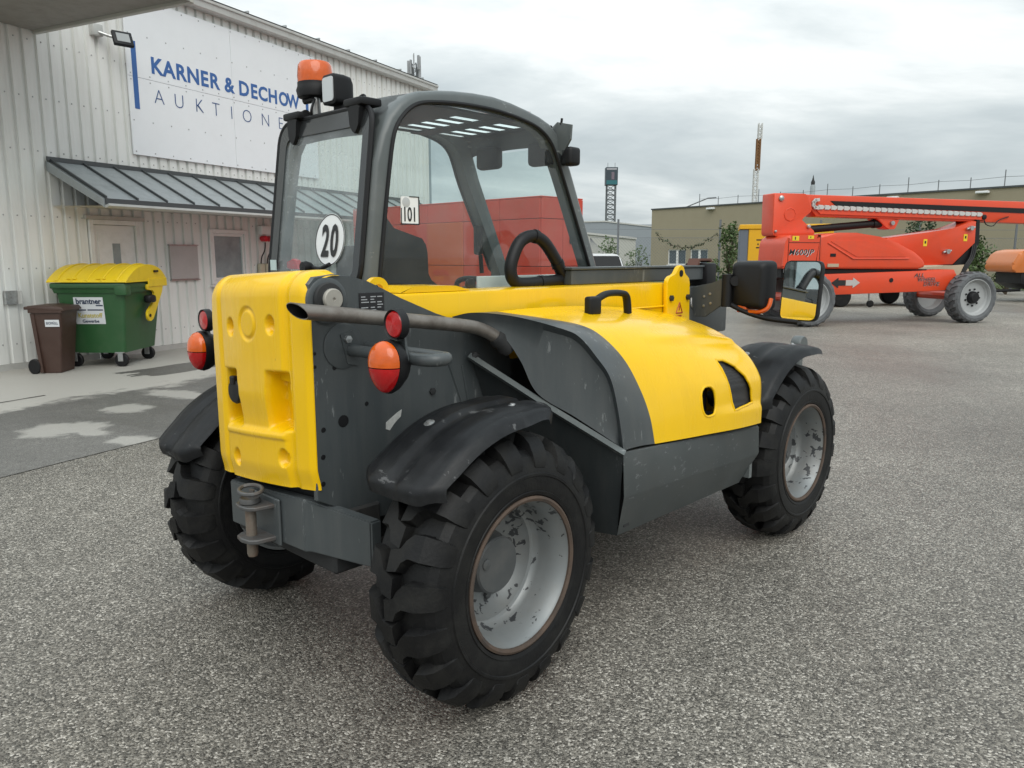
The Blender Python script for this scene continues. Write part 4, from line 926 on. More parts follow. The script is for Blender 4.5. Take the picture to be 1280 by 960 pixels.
# --- boom
b = nb(); add_box(b, -.44, 1.66, -.295, -.085, 1.09, 1.380, .012, 2); part('boom', b, 'yellow')
b = nb(); add_box(b, 1.25, 1.66, -.306, -.296, 1.255, 1.264, .003, 1); part('boom_rib', b, 'yellow')
b = nb(); add_poly(b, round_poly([(-.05, 1.382), (.30, 1.382), (.22, 1.402), (.02, 1.405)], .01), 'y', -.28, -.10, .003, 1); part('wear_pad', b, 'yellow')
# lifting eye at the boom foot
def eye(b, cx_, cz_, ro, ri, y0, y1):
    n = 24; o = []; 
    for yy in (y0, y1): o.append(([b.verts.new((cx_ + ro * cos(2 * pi * k / n), yy, cz_ + ro * sin(2 * pi * k / n))) for k in range(n)], [b.verts.new((cx_ + ri * cos(2 * pi * k / n), yy, cz_ + ri * sin(2 * pi * k / n))) for k in range(n)]))
    for k in range(n):
        q = (k + 1) % n
        b.faces.new((o[0][0][k], o[0][0][q], o[0][1][q], o[0][1][k])); b.faces.new((o[1][0][k], o[1][1][k], o[1][1][q], o[1][0][q]))
        b.faces.new((o[0][0][k], o[1][0][k], o[1][0][q], o[0][0][q])); b.faces.new((o[0][1][k], o[0][1][q], o[1][1][q], o[1][1][k]))
b = nb(); eye(b, -.135, 1.395, .046, .022, -.27, -.245); part('lifting_eye', b, 'yellow')
# end plate with a lifting eye, bolts and warning pictograms
b = nb(); ep = round_poly([(1.64, 1.10), (1.63, 1.388), (1.665, 1.415), (1.70, 1.415), (1.72, 1.44), (1.745, 1.466), (1.775, 1.466), (1.79, 1.44), (1.80, 1.415), (1.83, 1.41), (1.845, 1.38), (1.86, 1.10)], .012, 3)
add_poly(b, ep, 'y', -.325, -.300, .003, 1); pl = part('boom_end_plate', b, 'yellow')
b = nb(); add_lathe(b, [(.018, 0), (.018, -.0015), (.0001, -.002)], 18, 'y', (1.757, -.3255, 1.425)); part('eye_hole', b, 'gasket', pl)
for bx in (1.665, 1.825):
    b = nb(); add_lathe(b, [(.016, 0), (.016, -.012), (.0001, -.014)], 6, 'y', (bx, -.325, 1.30)); part('bolt', b, 'dark', pl)
M['red_print'] = mat('warning_red_print', (.35, .03, .01, 1), .5)
b = nb()
for zc in (1.245, 1.165):
    for (p, q) in (((1.72, zc - .025), (1.75, zc + .03)), ((1.75, zc + .03), (1.78, zc - .025)), ((1.72, zc - .025), (1.78, zc - .025)), ((1.75, zc + .012), (1.75, zc - .012)), ((1.728, zc - .04), (1.772, zc - .04))):
        add_tube(b, [(p[0], -.3262, p[1]), (q[0], -.3262, q[1])], .0032, 4)
tag(part('warning_pictogram', b, 'red_print', pl, smooth=False), kind='stuff')
# grey telescoping rail on top, inner section and coupler
b = nb(); add_box(b, 1.01, 2.19, -.205, -.10, 1.381, 1.450, .004, 1); add_box(b, 1.0, 2.19, -.215, -.09, 1.4505, 1.462, .002, 1); part('valve_rail', b, 'grey', smooth=False)
b = nb(); add_box(b, 2.19, 2.30, -.23, -.08, 1.34, 1.475, .012, 2); part('rail_end', b, 'black')
b = nb(); add_poly(b, [(2.15, 1.462), (2.17, 1.50), (2.30, 1.50), (2.32, 1.478), (2.30, 1.478), (2.29, 1.488), (2.18, 1.488), (2.17, 1.462)], 'y', -.19, -.12); part('rail_handle', b, mat('brown_coated_steel', (.10, .035, .02, 1), .5), smooth=False)
b = nb(); add_box(b, 1.862, 2.35, -.28, -.10, 1.08, 1.345, .015, 2); bh = part('inner_boom', b, 'grey')
b = nb(); eye(b, 1.98, 1.27, .045, .034, -.286, -.281); part('ring_mark', b, 'white', bh)
b = nb(); add_poly(b, [(2.05, 1.078), (2.30, 1.078), (2.46, .80), (2.62, .72), (2.62, .40), (2.45, .36), (2.30, .62), (2.18, .85)], 'y', -.26, -.04, .01, 2); part('boom_head', b, 'grey')
b = nb(); add_box(b, 2.62, 2.72, -.55, .45, .25, .80, .02, 2); part('attachment_carrier', b, 'grey')
b = nb(); add_lathe(b, [(.02, -.03), (.055, -.03), (.06, -.02), (.06, .02), (.055, .03), (.02, .03)], 24, 'y', (2.72, -.56, .985)); add_box(b, 2.69, 2.75, -.58, -.54, .80, .97, .01, 1); part('carrier_roller', b, 'greyl')
# hydraulic hose loop
hpth = smooth_path([(1.07, -.14, 1.385), (1.02, -.14, 1.43), (.97, -.14, 1.495), (.90, -.13, 1.575), (.83, -.12, 1.602), (.75, -.12, 1.575), (.700, -.12, 1.50), (.690, -.12, 1.44), (.720, -.12, 1.40), (.78, -.13, 1.392), (.90, -.14, 1.398), (1.0, -.14, 1.402)], 8)
b = nb(); add_tube(b, hpth, .028, 14); hs = part('hydraulic_hose', b, 'gasket', ang=60)
for t in (14, 30, 78):
    b = nb(); p = hpth[t]; d = hpth[t + 1] - hpth[t - 1]; add_tube(b, [p - d.normalized() * .010, p + d.normalized() * .010], .0315, 14); part('hose_clip', b, 'black', hs)

# --- cab
OUT = [(-.02, 1.30), (-.014, 1.44), (.018, 1.68), (.044, 1.871), (.077, 1.977), (.115, 2.046), (.165, 2.100), (.212, 2.133), (.265, 2.154), (.360, 2.171), (.456, 2.183), (.57, 2.191), (.687, 2.193), (.80, 2.182), (.891, 2.166), (.98, 2.146), (1.050, 2.122), (1.100, 2.088), (1.140, 2.035), (1.207, 1.925), (1.32, 1.69), (1.431, 1.453), (1.50, 1.30)]
INN = [(.046, 1.345), (.060, 1.468), (.082, 1.62), (.108, 1.79), (.133, 1.945), (.155, 2.006), (.190, 2.050), (.232, 2.082), (.284, 2.101), (.36, 2.112), (.45, 2.119), (.55, 2.122), (.66, 2.121), (.76, 2.114), (.839, 2.105), (.915, 2.091), (.972, 2.070), (1.020, 2.038), (1.060, 1.992), (1.118, 1.885), (1.225, 1.68), (1.345, 1.44), (1.39, 1.345)]
INN = [(i[0] + (o[0] - i[0]) * .17, i[1] + (o[1] - i[1]) * .17) for i, o in zip(INN, OUT)]
def lean(y, z): return y - .11 * max(0, (z - 1.88) / .31) ** 2
def ring_frame(b, O, I, y0, y1, fn):
    n = len(O); L = []
    for P, d0, d1 in ((O, 0, 0),):
        pass
    mids = [((o[0] * .72 + i[0] * .28), (o[1] * .72 + i[1] * .28)) for o, i in zip(O, I)]
    prof = []
    for k in range(n):
        o, i, m_ = Vector(O[k]), Vector(I[k]), Vector(mids[k]); e = (i - o).normalized()
        s = 1 if y1 > y0 else -1
        q = [(o + e * .022, y0), (o + e * .008, y0 + .007 * s), (o, y0 + .024 * s), (o, y1), (i, y1), (i, y0 + .006 * s), (i - e * .004, y0)]
        prof.append([b.verts.new(fn(p.x, yy, p.y)) for p, yy in q])
    m = len(prof[0])
    for k in range(n):
        k2 = (k + 1) % n
        for j in range(m): b.faces.new((prof[k][j], prof[k][(j + 1) % m], prof[k2][(j + 1) % m], prof[k2][j]))
cabf = None
b = nb(); ring_frame(b, OUT, INN, -.036, .035, lambda x, y, z: (x, y, z)); cabf = part('cab_side_frame', b, 'greyl', ang=50)
b = nb(); ring_frame(b, OUT, INN, .690, .620, lambda x, y, z: (x, lean(y, z), z)); cabl = part('cab_side_frame', b, 'greyl', ang=50)
for fr, fn in ((cabf, lambda x, z: (x, -.0385, z)), (cabl, lambda x, z: (x, lean(.6925, z), z))):
    b = nb(); lp = [fn(x, z) for x, z in INN]; lp = smooth_path(lp + [lp[0]], 3); add_tube(b, lp, .0085, 8, cap=False); part('glass_seal', b, 'gasket', fr)
b = nb(); b.faces.new([b.verts.new((x, -.030, z)) for x, z in INN]); part('side_window', b, 'glass', smooth=False)
b = nb(); V, fs = add_grid(b, [[(lerp(INN[4][0] if False else .10, 1.1, i / 8), lean(.675, z), z) for i in range(9)] for z in (1.36, 1.36)]); b.free()
b = nb(); b.faces.new([b.verts.new((x, lean(.672, z), z)) for x, z in INN]); bmesh.ops.triangulate(b, faces=b.faces[:]); part('door_window', b, glass('door_glass', (.86, .92, .91), .05), smooth=False)
# roof shell with skylight slots
rp_ = [OUT[k] for k in range(4, 19)]; rp_s = [(p.x, p.z) for p in smooth_path([(x, 0, z) for x, z in rp_], 6)]
xs_r = rp_s; NYR = 44
def roof_pt(i, k):
    x, z = xs_r[i]; y = lerp(.0, .66, k / NYR)
    yl = .690 - .11 * max(0, (z - 1.88) / .31) ** 2
    y = lerp(-.012, yl - .02, k / NYR); z2 = z - .004 - .03 * sstep(.86, 1.0, k / NYR) ** 2 + .012 * sin(pi * k / NYR)
    return (x, y, z2)
rr_ = [[roof_pt(i, k) for k in range(NYR + 1)] for i in range(len(xs_r))]
SLX = ((.50, 1.02),); SLY = [(.08, .60)]
def rskip(i, k):
    x = (rr_[i][k][0] + rr_[i + 1][k][0]) / 2; y = (rr_[i][k][1] + rr_[i][k + 1][1]) / 2
    return any(a < x < c for a, c in SLX) and any(a < y < c for a, c in SLY)
b = nb(); V, fs = add_grid(b, rr_, skip=rskip); bmesh.ops.solidify(b, geom=fs, thickness=-.03); roof = part('cab_roof', b, 'greyl', ang=40)
b = nb()
for a in ((.30, .575, .0, .62), (.745, .845, .0, .62), (1.02, 1.10, .0, .62)): add_box(b, a[0], a[1], a[2], a[3], 2.112, 2.122)
for i in range(6):
    y0 = .0 if i == 0 else .105 + .098 * i - .03
    add_box(b, .575, 1.02, y0, .105 + .098 * i, 2.113, 2.121)
part('roof_grid', b, 'black', roof, smooth=False)
def translucent():
    m = bpy.data.materials.new('milky_skylight'); m.use_nodes = True; N = m.node_tree.nodes; N.clear(); o = N.new('ShaderNodeOutputMaterial'); t = N.new('ShaderNodeBsdfTranslucent'); t.inputs[0].default_value = (.9, .93, .93, 1); m.node_tree.links.new(t.outputs[0], o.inputs[0]); return m
M['milky'] = translucent()
for x0, x1 in ((.577, .743), (.847, 1.018)):
    for i in range(5):
        ya = .105 + .098 * i; b = nb(); b.faces.new([b.verts.new(p) for p in ((x0, ya + .002, 2.1185), (x1, ya + .002, 2.1185), (x1, ya + .066, 2.1185), (x0, ya + .066, 2.1185))]); part('skylight_pane', b, 'milky', roof, smooth=False)
b = nb(); add_box(b, .49, 1.03, .07, .61, 2.178, 2.184); part('skylight', b, glass('skylight_glass', (.95, .97, .97), .02), roof, smooth=False)
# rear: sill, transom and the hinged window
def xr(z): return -.004 + (z - 1.44) * .13 + .25 * max(0, z - 2.0) ** 1.5
b = nb(); add_box(b, -.012, .06, .0, .66, 1.20, 1.405, .008, 1); part('rear_sill', b, 'greyl')
def ringloop(y0, y1, z0, z1, r): return round_poly([(y0, z0), (y1, z0), (y1 - .015, z1), (y0, z1)], r, 6)
b = nb()
Lo, Li = ringloop(-.004, .682, 1.388, 2.082, .09), ringloop(.045, .620, 1.428, 2.010, .045)
def add_ring(b, Lo, Li, f0, f1):
    n = len(Lo); q = [[b.verts.new((xr(z) + d, y, z)) for (y, z) in L] for L, d in ((Lo, f0), (Li, f0), (Li, f1), (Lo, f1))]
    for k in range(n):
        k2 = (k + 1) % n
        for j in range(4): b.faces.new((q[j][k], q[j][k2], q[(j + 1) % 4][k2], q[(j + 1) % 4][k]))
add_ring(b, Lo, Li, -.022, -.006); rw = part('rear_window', b, mat('smoked_window_border', (.022, .024, .025, 1), .18, coat=.4), smooth=False)
b = nb(); b.faces.new([b.verts.new((xr(z) - .016, y, z)) for y, z in ringloop(.038, .628, 1.42, 2.018, .045)]); bmesh.ops.triangulate(b, faces=b.faces[:]); part('pane', b, 'rear_glass', rw, smooth=False)
b = nb(); lp = [(xr(z) - .016, y, z) for y, z in Lo]; add_tube(b, lp + [lp[0]], .011, 8, cap=False); part('seal', b, 'gasket', rw)
for y0, y1 in ((.05, .125), (.50, .575)):
    b = nb(); add_poly(b, round_poly([(y0, 2.085), (y1, 2.085), (y1 - .008, 2.01), (lerp(y0, y1, .5), 1.975), (y0 + .010, 2.01)], .012), 'x', .035, .062, .004, 1); hg = part('hinge', b, 'black', rw)
    b = nb(); add_box(b, .03, .13, y0 - .02, y1 + .025, 2.082, 2.112, .008, 2, None); part('hinge_arm', b, 'black', rw)
b = nb(); add_lathe(b, [(.0001, -.05), (.022, -.048), (.026, -.03), (.020, -.01), (.012, 0)], 16, 'x', (xr(1.465) - .018, .335, 1.468)); add_tube(b, [(xr(1.46) - .03, .335, 1.468), (xr(1.46) - .035, .25, 1.462), (xr(1.46) - .03, .19, 1.48)], .009, 8); part('latch_knob', b, 'black', rw)
b = nb(); add_box(b, -.031, -.0265, .610, .655, 1.452, 1.497); part('small_sticker', b, mat('pale_green_sticker', (.50, .60, .58, 1), .4), rw, smooth=False)
# emergency hammer seen behind the glass
b = nb(); add_poly(b, [(.60, 1.455), (.635, 1.462), (.62, 1.475), (.635, 1.487), (.59, 1.492), (.575, 1.502), (.545, 1.495), (.525, 1.455)], 'x', .03, .055, .003, 1); part('emergency_hammer', b, 'red_plastic', smooth=False)
# round speed sticker
def disc(b, yc, zc, r0, r1, off, n=40):
    A = [[b.verts.new((xr(zc + r * sin(2 * pi * k / n)) - off, yc + r * cos(2 * pi * k / n), zc + r * sin(2 * pi * k / n))) for k in range(n)] for r in (r0, r1)] if r0 > 0 else None
    if A:
        for k in range(n): b.faces.new((A[0][k], A[0][(k + 1) % n], A[1][(k + 1) % n], A[1][k]))
    else: b.faces.new([b.verts.new((xr(zc + r1 * sin(2 * pi * k / n)) - off, yc + r1 * cos(2 * pi * k / n), zc + r1 * sin(2 * pi * k / n))) for k in range(n)])
M['stickerwhite'] = mat('white_sticker', (.78, .79, .79, 1), .35); M['ink'] = mat('black_ink', (.012, .012, .013, 1), .45)
b = nb(); disc(b, .214, 1.577, 0, .104, .0235); ss_ = part('speed_sticker', b, 'stickerwhite', smooth=False)
b = nb(); disc(b, .214, 1.577, .0985, .1025, .0245); part('sticker_ring', b, 'ink', ss_, smooth=False)
for ch, yy in (('2', .268), ('0', .205)):
    text_mesh('digit', ch, .175, M['ink'], ss_, basis((xr(1.52) - .0275, yy, 1.515), (0, -1, 0), (.13, 0, 1)), offset=.0045, sx=.62, depth=.0006)
# toll sticker on the side window
b = nb(); add_poly(b, round_poly([(.158, 1.640), (.248, 1.640), (.250, 1.745), (.160, 1.745)], .008, 3), 'y', -.0335, -.0305); vg = part('toll_sticker', b, 'stickerwhite', smooth=False)
b = nb()
for a in ((.158, .162, 1.64, 1.70), (.158, .25, 1.636, 1.641), (.246, .251, 1.64, 1.745), (.20, .251, 1.743, 1.747)): add_box(b, a[0], a[1], -.0348, -.0338, a[2], a[3])
part('sticker_border', b, 'ink', vg, smooth=False)
text_mesh('digits', '101', .078, M['ink'], vg, basis((.165, -.0345, 1.650), (1, 0, 0), (0, 0, 1)), offset=.0012, sx=.62, depth=.0004)
b = nb(); add_lathe(b, [(.020, -.0337), (.016, -.0345), (.0001, -.0346)], 16, 'y', (.185, 0, 1.722)); part('emblem', b, mat('emblem_grey', (.45, .47, .48, 1), .5), vg)
# black trim panel behind the lower rear corner of the side window
b = nb(); add_poly(b, [(.035, 1.33), (.06, 1.70), (.087, 1.70), (.101, 1.655), (.131, 1.622), (.20, 1.603), (.272, 1.584), (.292, 1.560), (.300, 1.53), (.304, 1.44), (.32, 1.415), (.344, 1.399), (.43, 1.352), (.43, 1.33)], 'y', -.022, -.012); part('corner_trim', b, 'gasket', smooth=False)
# cab lower body
b = nb(); add_box(b, .0, 1.46, -.03, .685, .78, 1.345, .01, 1); part('cab_body', b, 'grey')
b = nb(); add_box(b, .605, 1.15, .0, .012, 1.35, 1.425, .003, 1); part('side_console', b, mat('pale_grey_plastic', (.72, .73, .73, 1), .5), smooth=False)
b = nb(); add_lathe(b, [(.0001, -.012), (.022, -.012), (.026, 0), (.022, .012), (.0001, .012)], 16, 'y', (.55, -.01, 1.393)); part('window_knob', b, 'black')
# windscreen and its pillar trims
b = nb(); b.faces.new([b.verts.new(p) for p in ((1.13, .03, 2.03), (1.13, .60, 2.03), (1.42, .665, 1.42), (1.42, -.01, 1.42))]); part('windscreen', b, 'glass', smooth=False)
b = nb(); add_tube(b, [(1.405, .70, 1.32), (1.40, .698, 1.43), (1.24, .68, 1.76), (1.13, .655, 2.0)], .016, 10); part('grab_rail', b, 'black')
b = nb(); add_box(b, 1.06, 1.12, .34, .49, 1.95, 2.06, .02, 2); part('sun_visor', b, 'gasket')
b = nb(); add_box(b, 1.06, 1.12, -.012, .13, 1.94, 2.05, .02, 2); part('wiper_motor', b, 'gasket')
b = nb(); add_box(b, 1.20, 1.25, .625, .66, 1.52, 1.68, .012, 2); add_tube(b, [(1.22, .62, 1.52), (1.22, .61, 1.42)], .012, 8); part('door_latch', b, 'black')
b = nb(); add_tube(b, [(1.40, .05, 1.43), (1.33, .02, 1.52), (1.335, .015, 1.60)], .008, 8); part('wiper_arm', b, 'black')
# seat and controls
b = nb(); add_box(b, .22, .36, .14, .56, 1.02, 1.56, .05, 3); st = part('seat', b, 'seat')
b = nb(); add_box(b, .30, .78, .14, .56, .90, 1.04, .04, 3); part('cushion', b, 'seat', st)
b = nb(); cc = Vector((.98, .36, 1.33)); add_tube(b, [cc + Vector((.17 * cos(t) * .5, .17 * sin(t), .17 * cos(t) * .86 * -.5)) for t in [2 * pi * k / 24 for k in range(25)]], .014, 8, cap=False); add_tube(b, [cc, (1.2, .36, 1.1)], .025, 8); part('steering_wheel', b, 'black')

b = nb(); add_box(b, 1.05, 1.38, .10, .62, 1.05, 1.36, .03, 2); part('dashboard', b, 'black')
b = nb(); add_tube(b, [(.72, .10, 1.05), (.74, .10, 1.28)], .012, 8); add_tube(b, [(.74, .10, 1.27), (.745, .10, 1.36)], .024, 10); part('joystick', b, 'black')
# roof beacon and work lamp
b = nb(); add_lathe(b, [(.074, .0), (.075, .03), (.071, .072), (.062, .086), (.035, .092), (.0001, .093)], 32, 'z', (.13, .49, 2.232)); bc = part('beacon', b, 'orange_lens')
def lens_rings(m):
    nt = m.node_tree; N = nt.nodes; Lk = nt.links; p = N['Principled BSDF']; p.inputs['Emission Color'].default_value = (1, .2, .01, 1); p.inputs['Emission Strength'].default_value = 0.0
lens_rings(M['orange_lens'])
b = nb(); add_lathe(b, [(.0001, -.050), (.045, -.048), (.076, -.038), (.082, -.012), (.076, .004), (.076, .020), (.0001, .020)], 28, 'z', (.13, .49, 2.215)); part('beacon_base', b, 'black', bc)
b = nb(); add_lathe(b, [(.05, 0.002), (.052, .03), (.045, .045), (.0001, .05)], 20, 'z', (.13, .49, 2.227)); part('lamp_core', b, 'dark', bc)
b = nb(); add_tube(b, [(.11, .46, 2.18), (.11, .46, 2.09)], .018, 12); part('beacon_stem', b, 'steel', bc)
b = nb(); add_tube(b, [(.10, .53, 2.165), (.10, .45, 2.165)], .014, 10); part('stem_knob', b, 'black', bc)
b = nb(); add_tube(b, [(.075, .60, 2.085), (.075, .48, 2.10)], .022, 12); add_tube(b, smooth_path([(.09, .44, 2.16), (.06, .42, 2.11), (.08, .45, 2.08), (.10, .5, 2.09)], 5), .006, 6); part('beacon_socket', b, 'black', bc)
wm = Matrix.Translation((.14, .335, 2.185)) @ Matrix.Rotation(radians(-2), 4, 'Z')
b = nb()
R_ = []
for (xx, k) in ((-.062, .92), (-.058, 1.0), (.0, 1.0), (.04, .92), (.062, .62)):
    R_.append([b.verts.new(wm @ Vector((xx * .8, y * k * .86, z * k * .95))) for y, z in round_poly([(-.058, -.062), (.058, -.062), (.058, .062), (-.058, .062)], .022, 4)])
for i in range(len(R_) - 1):
    for k in range(len(R_[0])): b.faces.new((R_[i][k], R_[i][(k + 1) % len(R_[0])], R_[i + 1][(k + 1) % len(R_[0])], R_[i + 1][k]))
b.faces.new(R_[0]); b.faces.new(R_[-1][::-1]); wlm = part('work_lamp', b, 'black', ang=40)
b = nb(); add_poly(b, round_poly([(-.046, -.05), (.046, -.05), (.046, .05), (-.046, .05)], .016, 4), 'x', -.0535, -.0495)
for v in b.verts: v.co = wm @ Vector((v.co.x, v.co.y * .86, v.co.z * .95))
part('lens', b, 'silver_glass', wlm)
b = nb(); add_box(b, .13, .15, .27, .37, 2.08, 2.14, .008, 1); add_poly(b, [(.10, 2.06), (.19, 2.06), (.165, 2.135), (.13, 2.135)], 'y', .285, .292); part('lamp_bracket', b, 'black', wlm)
b = nb(); add_tube(b, smooth_path([(.17, .27, 2.14), (.18, .22, 2.16), (.17, .20, 2.13), (.14, .25, 2.10), (.12, .33, 2.09), (.10, .37, 2.06)], 6), .005, 6); part('lamp_cable', b, 'gasket', wlm)
# front lamp on the cab's right front corner
b = nb(); add_poly(b, [(.0, 2.115), (-.03, 2.135), (-.115, 2.115), (-.11, 2.05), (-.06, 1.98), (.0, 2.03)], 'x', 1.10, 1.112); fb = part('front_lamp_bracket', b, 'greyl', smooth=False)
b = nb(); add_box(b, 1.10, 1.18, -.115, -.045, 1.935, 2.02, .016, 3); part('front_lamp', b, 'black', fb)
b = nb(); add_tube(b, [(1.105, -.05, 2.12), (1.105, -.055, 2.15)], .006, 6); part('bracket_pin', b, 'black', fb)
# --- mirrors on the right front arm
b = nb(); add_poly(b, [(-.27, 1.345), (-.30, 1.19), (-.37, 1.19), (-.472, 1.262), (-.468, 1.40), (-.40, 1.37)], 'x', 1.94, 1.955, .002, 1); ma = part('mirror_arm', b, 'grey', smooth=False)
b = nb(); add_tube(b, [(1.95, -.487, 1.25), (1.95, -.487, 1.42)], .028, 12); part('hinge_post', b, 'black', ma)
b = nb(); add_poly(b, [(-.49, 1.26), (-.49, 1.41), (-.57, 1.44), (-.59, 1.36), (-.58, 1.27)], 'x', 1.96, 1.985); part('hinge_plate', b, 'black', ma, smooth=False)
for yy, zz in ((-.36, 1.30), (-.395, 1.315), (-.36, 1.25), (-.40, 1.265)):
    b = nb(); add_lathe(b, [(.007, 0), (.007, -.004), (.0001, -.005)], 8, 'x', (1.94, yy, zz)); part('bolt', b, 'steel', ma)
b = nb(); add_tube(b, smooth_path([(1.96, -.48, 1.272), (1.96, -.60, 1.225), (1.97, -.72, 1.198), (1.99, -.86, 1.188)], 5), .013, 10); part('mirror_rod', b, 'black', ma)
hm = Matrix.Translation((2.02, -.605, 1.365)) @ Matrix.Rotation(radians(-8), 4, 'Z')
b = nb(); RR_ = []
for xx, k in ((-.075, .80), (-.062, .94), (-.03, 1.0), (.03, 1.02), (.045, 1.0)):
    RR_.append([b.verts.new(hm @ Vector((xx, y * k, z * k))) for y, z in round_poly([(-.098, -.128), (.098, -.120), (.102, .122), (-.098, .124)], .032, 5)])
n_ = len(RR_[0])
for i in range(len(RR_) - 1):
    for k in range(n_): b.faces.new((RR_[i][k], RR_[i][(k + 1) % n_], RR_[i + 1][(k + 1) % n_], RR_[i + 1][k]))
b.faces.new(RR_[0]); b.faces.new(RR_[-1][::-1]); mh = part('headlamp_housing', b, 'black', ma, ang=45)
b = nb(); add_tube(b, [(1.99, -.505, 1.385), (1.945, -.535, 1.385)], .026, 14); part('pivot_knob', b, 'black', ma)
b = nb(); add_box(b, 1.955, 2.06, -.60, -.54, 1.222, 1.262, .010, 2); part('indicator', b, 'orange_lens', ma)
b = nb(); add_tube(b, smooth_path([(1.985, -.716, 1.30), (1.97, -.71, 1.255), (1.96, -.675, 1.232), (1.96, -.61, 1.228)], 4), .011, 8); part('indicator_strip', b, 'orange_lens', ma)
# wide mirror facing back to the driver
mc = Vector((2.0, -.857, 1.342)); cam_l = Vector((-1.7707, -2.4819, 1.5131)); tgt = Vector((1.02, -.16, 1.46))
nrm = ((cam_l - mc).normalized() + (tgt - mc).normalized()).normalized()
ax_y = Vector((0, 0, 1)); ax_x = ax_y.cross(nrm).normalized(); ax_y = nrm.cross(ax_x).normalized()
mm4 = Matrix(((ax_x.x, ax_y.x, nrm.x, mc.x), (ax_x.y, ax_y.y, nrm.y, mc.y), (ax_x.z, ax_y.z, nrm.z, mc.z), (0, 0, 0, 1)))
mo = round_poly([(-.100, -.150), (.100, -.148), (.104, .150), (-.098, .150)], .034, 5)
b = nb(); add_poly(b, mo, 'z', -.03, .0, .006, 2, lambda c: mm4 @ c); mr = part('mirror', b, 'black', ma)
b = nb(); b.faces.new([b.verts.new(mm4 @ Vector((x * .94, y * .955, .0025))) for x, y in mo]); part('mirror_glass', b, 'mirror', mr, smooth=False)

# corner filler between the skirt and the wheel arch plate
b = nb(); add_poly(b, [(.572, .765), (.64, .765), (.66, .46), (.625, .46)], 'y', -.800, -.60); part('skirt_return', b, 'dark', smooth=False)

# ------------------------------------------------------------------ wheeled waste container
M['green'] = mat('green_container_plastic', (0.024, 0.092, 0.030, 1), 0.42, 0, 0.5, var=0.15, vscale=3, dirt=(0.06, 0.10, 0.05, 1), dirt_amt=0.4, dirt_scale=6, bump=0.03, bscale=80)
M['yellow_lid'] = mat('yellow_lid_plastic', (0.80, 0.56, 0.012, 1), 0.40, 0, 0.5, var=0.05, dirt=(0.5, 0.36, 0.05, 1), dirt_amt=0.3)
M['label_white'] = mat('label_white', (0.62, 0.64, 0.66, 1), 0.5); M['label_navy'] = mat('label_navy', (0.015, 0.03, 0.07, 1), 0.5); M['label_gold'] = mat('label_gold', (0.50, 0.42, 0.10, 1), 0.5)
dp = empty('waste_container', (-5.70, 10.98, 0), 0, 'green four-wheeled waste container with a yellow domed lid by the warehouse door', 'waste container')
def tapered(b, x0, x1, y0, y1, z0, X0, X1, Y0, Y1, z1, r=.05):
    A = round_poly([(x0, y0), (x1, y0), (x1, y1), (x0, y1)], r, 4); Bq = round_poly([(X0, Y0), (X1, Y0), (X1, Y1), (X0, Y1)], r, 4)
    a = [b.verts.new((x, y, z0)) for x, y in A]; c = [b.verts.new((x, y, z1)) for x, y in Bq]; n = len(a)
    for k in range(n): b.faces.new((a[k], a[(k + 1) % n], c[(k + 1) % n], c[k]))
    b.faces.new(a[::-1]); b.faces.new(c)
b = nb(); tapered(b, -.37, .37, -.46, .46, .20, -.475, .475, -.55, .55, 1.10, .05); part('tub', b, 'green', dp)
b = nb(); add_box(b, -.51, .51, -.60, .60, 1.08, 1.155, .02, 2); tapered(b, -.485, .485, -.56, .56, 1.02, -.50, .50, -.58, .58, 1.085, .03); part('rim', b, 'green', dp)
b = nb(); add_box(b, .36, .525, -.61, -.46, .99, 1.13, .02, 2); part('corner_block', b, 'green', dp)
b = nb()
prof = [(-.61, 1.165), (-.60, 1.19), (-.50, 1.255), (-.36, 1.325), (-.18, 1.378), (.02, 1.40), (.24, 1.385), (.42, 1.335), (.55, 1.25), (.60, 1.19), (.61, 1.16)]
pr = [(p.x, p.z) for p in smooth_path([(y, 0, z) for y, z in prof], 4)]
rows = [[(x, y, z if 0 < k < 6 else z - .006) for y, z in pr] for k, x in enumerate((-.535, -.525, -.3, 0, .3, .525, .535))]
V, fs = add_grid(b, rows)
for q, xx in ((0, -.535), (-1, .535)):
    base = [b.verts.new((xx, y, 1.162)) for y, z in pr]
    for k in range(len(pr) - 1): b.faces.new((V[q][k], V[q][k + 1], base[k + 1], base[k]))
ld = part('lid', b, 'yellow_lid', dp, ang=45)
for k in range(5):
    x = -.40 + k * .2; b = nb(); add_tube(b, [(x, y, z + .004) for y, z in pr[3:24]], .014, 6, flat=(1.4, .8)); part('lid_rib', b, 'yellow_lid', ld)
for x in (-.27, .12):
    b = nb(); add_box(b, x, x + .13, -.60, -.55, 1.205, 1.225, .008, 1); part('grip', b, 'yellow_lid', ld)
b = nb(); add_box(b, .525, .545, .02, .60, 1.08, 1.20, .006, 1); part('lid_edge', b, 'yellow_lid', ld)
b = nb(); add_poly(b, round_poly([(-.02, 1.12), (.50, 1.12), (.44, 1.0), (.14, .66), (.07, .60), (-.03, .60), (-.08, .68), (-.04, .75), (.14, .86), (.20, .98), (.16, 1.03), (-.02, 1.04)], .03, 3), 'x', .505, .535, .006, 1)
arm = part('lid_arm', b, 'yellow_lid', dp)
b = nb(); add_lathe(b, [(.022, 0), (.022, .012), (.0001, .014)], 12, 'x', (.536, .0, .68)); part('arm_bolt', b, 'black', arm)
b = nb(); add_box(b, .49, .60, -.08, .12, .86, .97, .035, 3); part('lift_trunnion', b, 'black', dp)
b = nb(); add_box(b, .535, .56, .20, .32, 1.285, 1.315, .006, 1); part('lid_stop', b, 'black', ld)
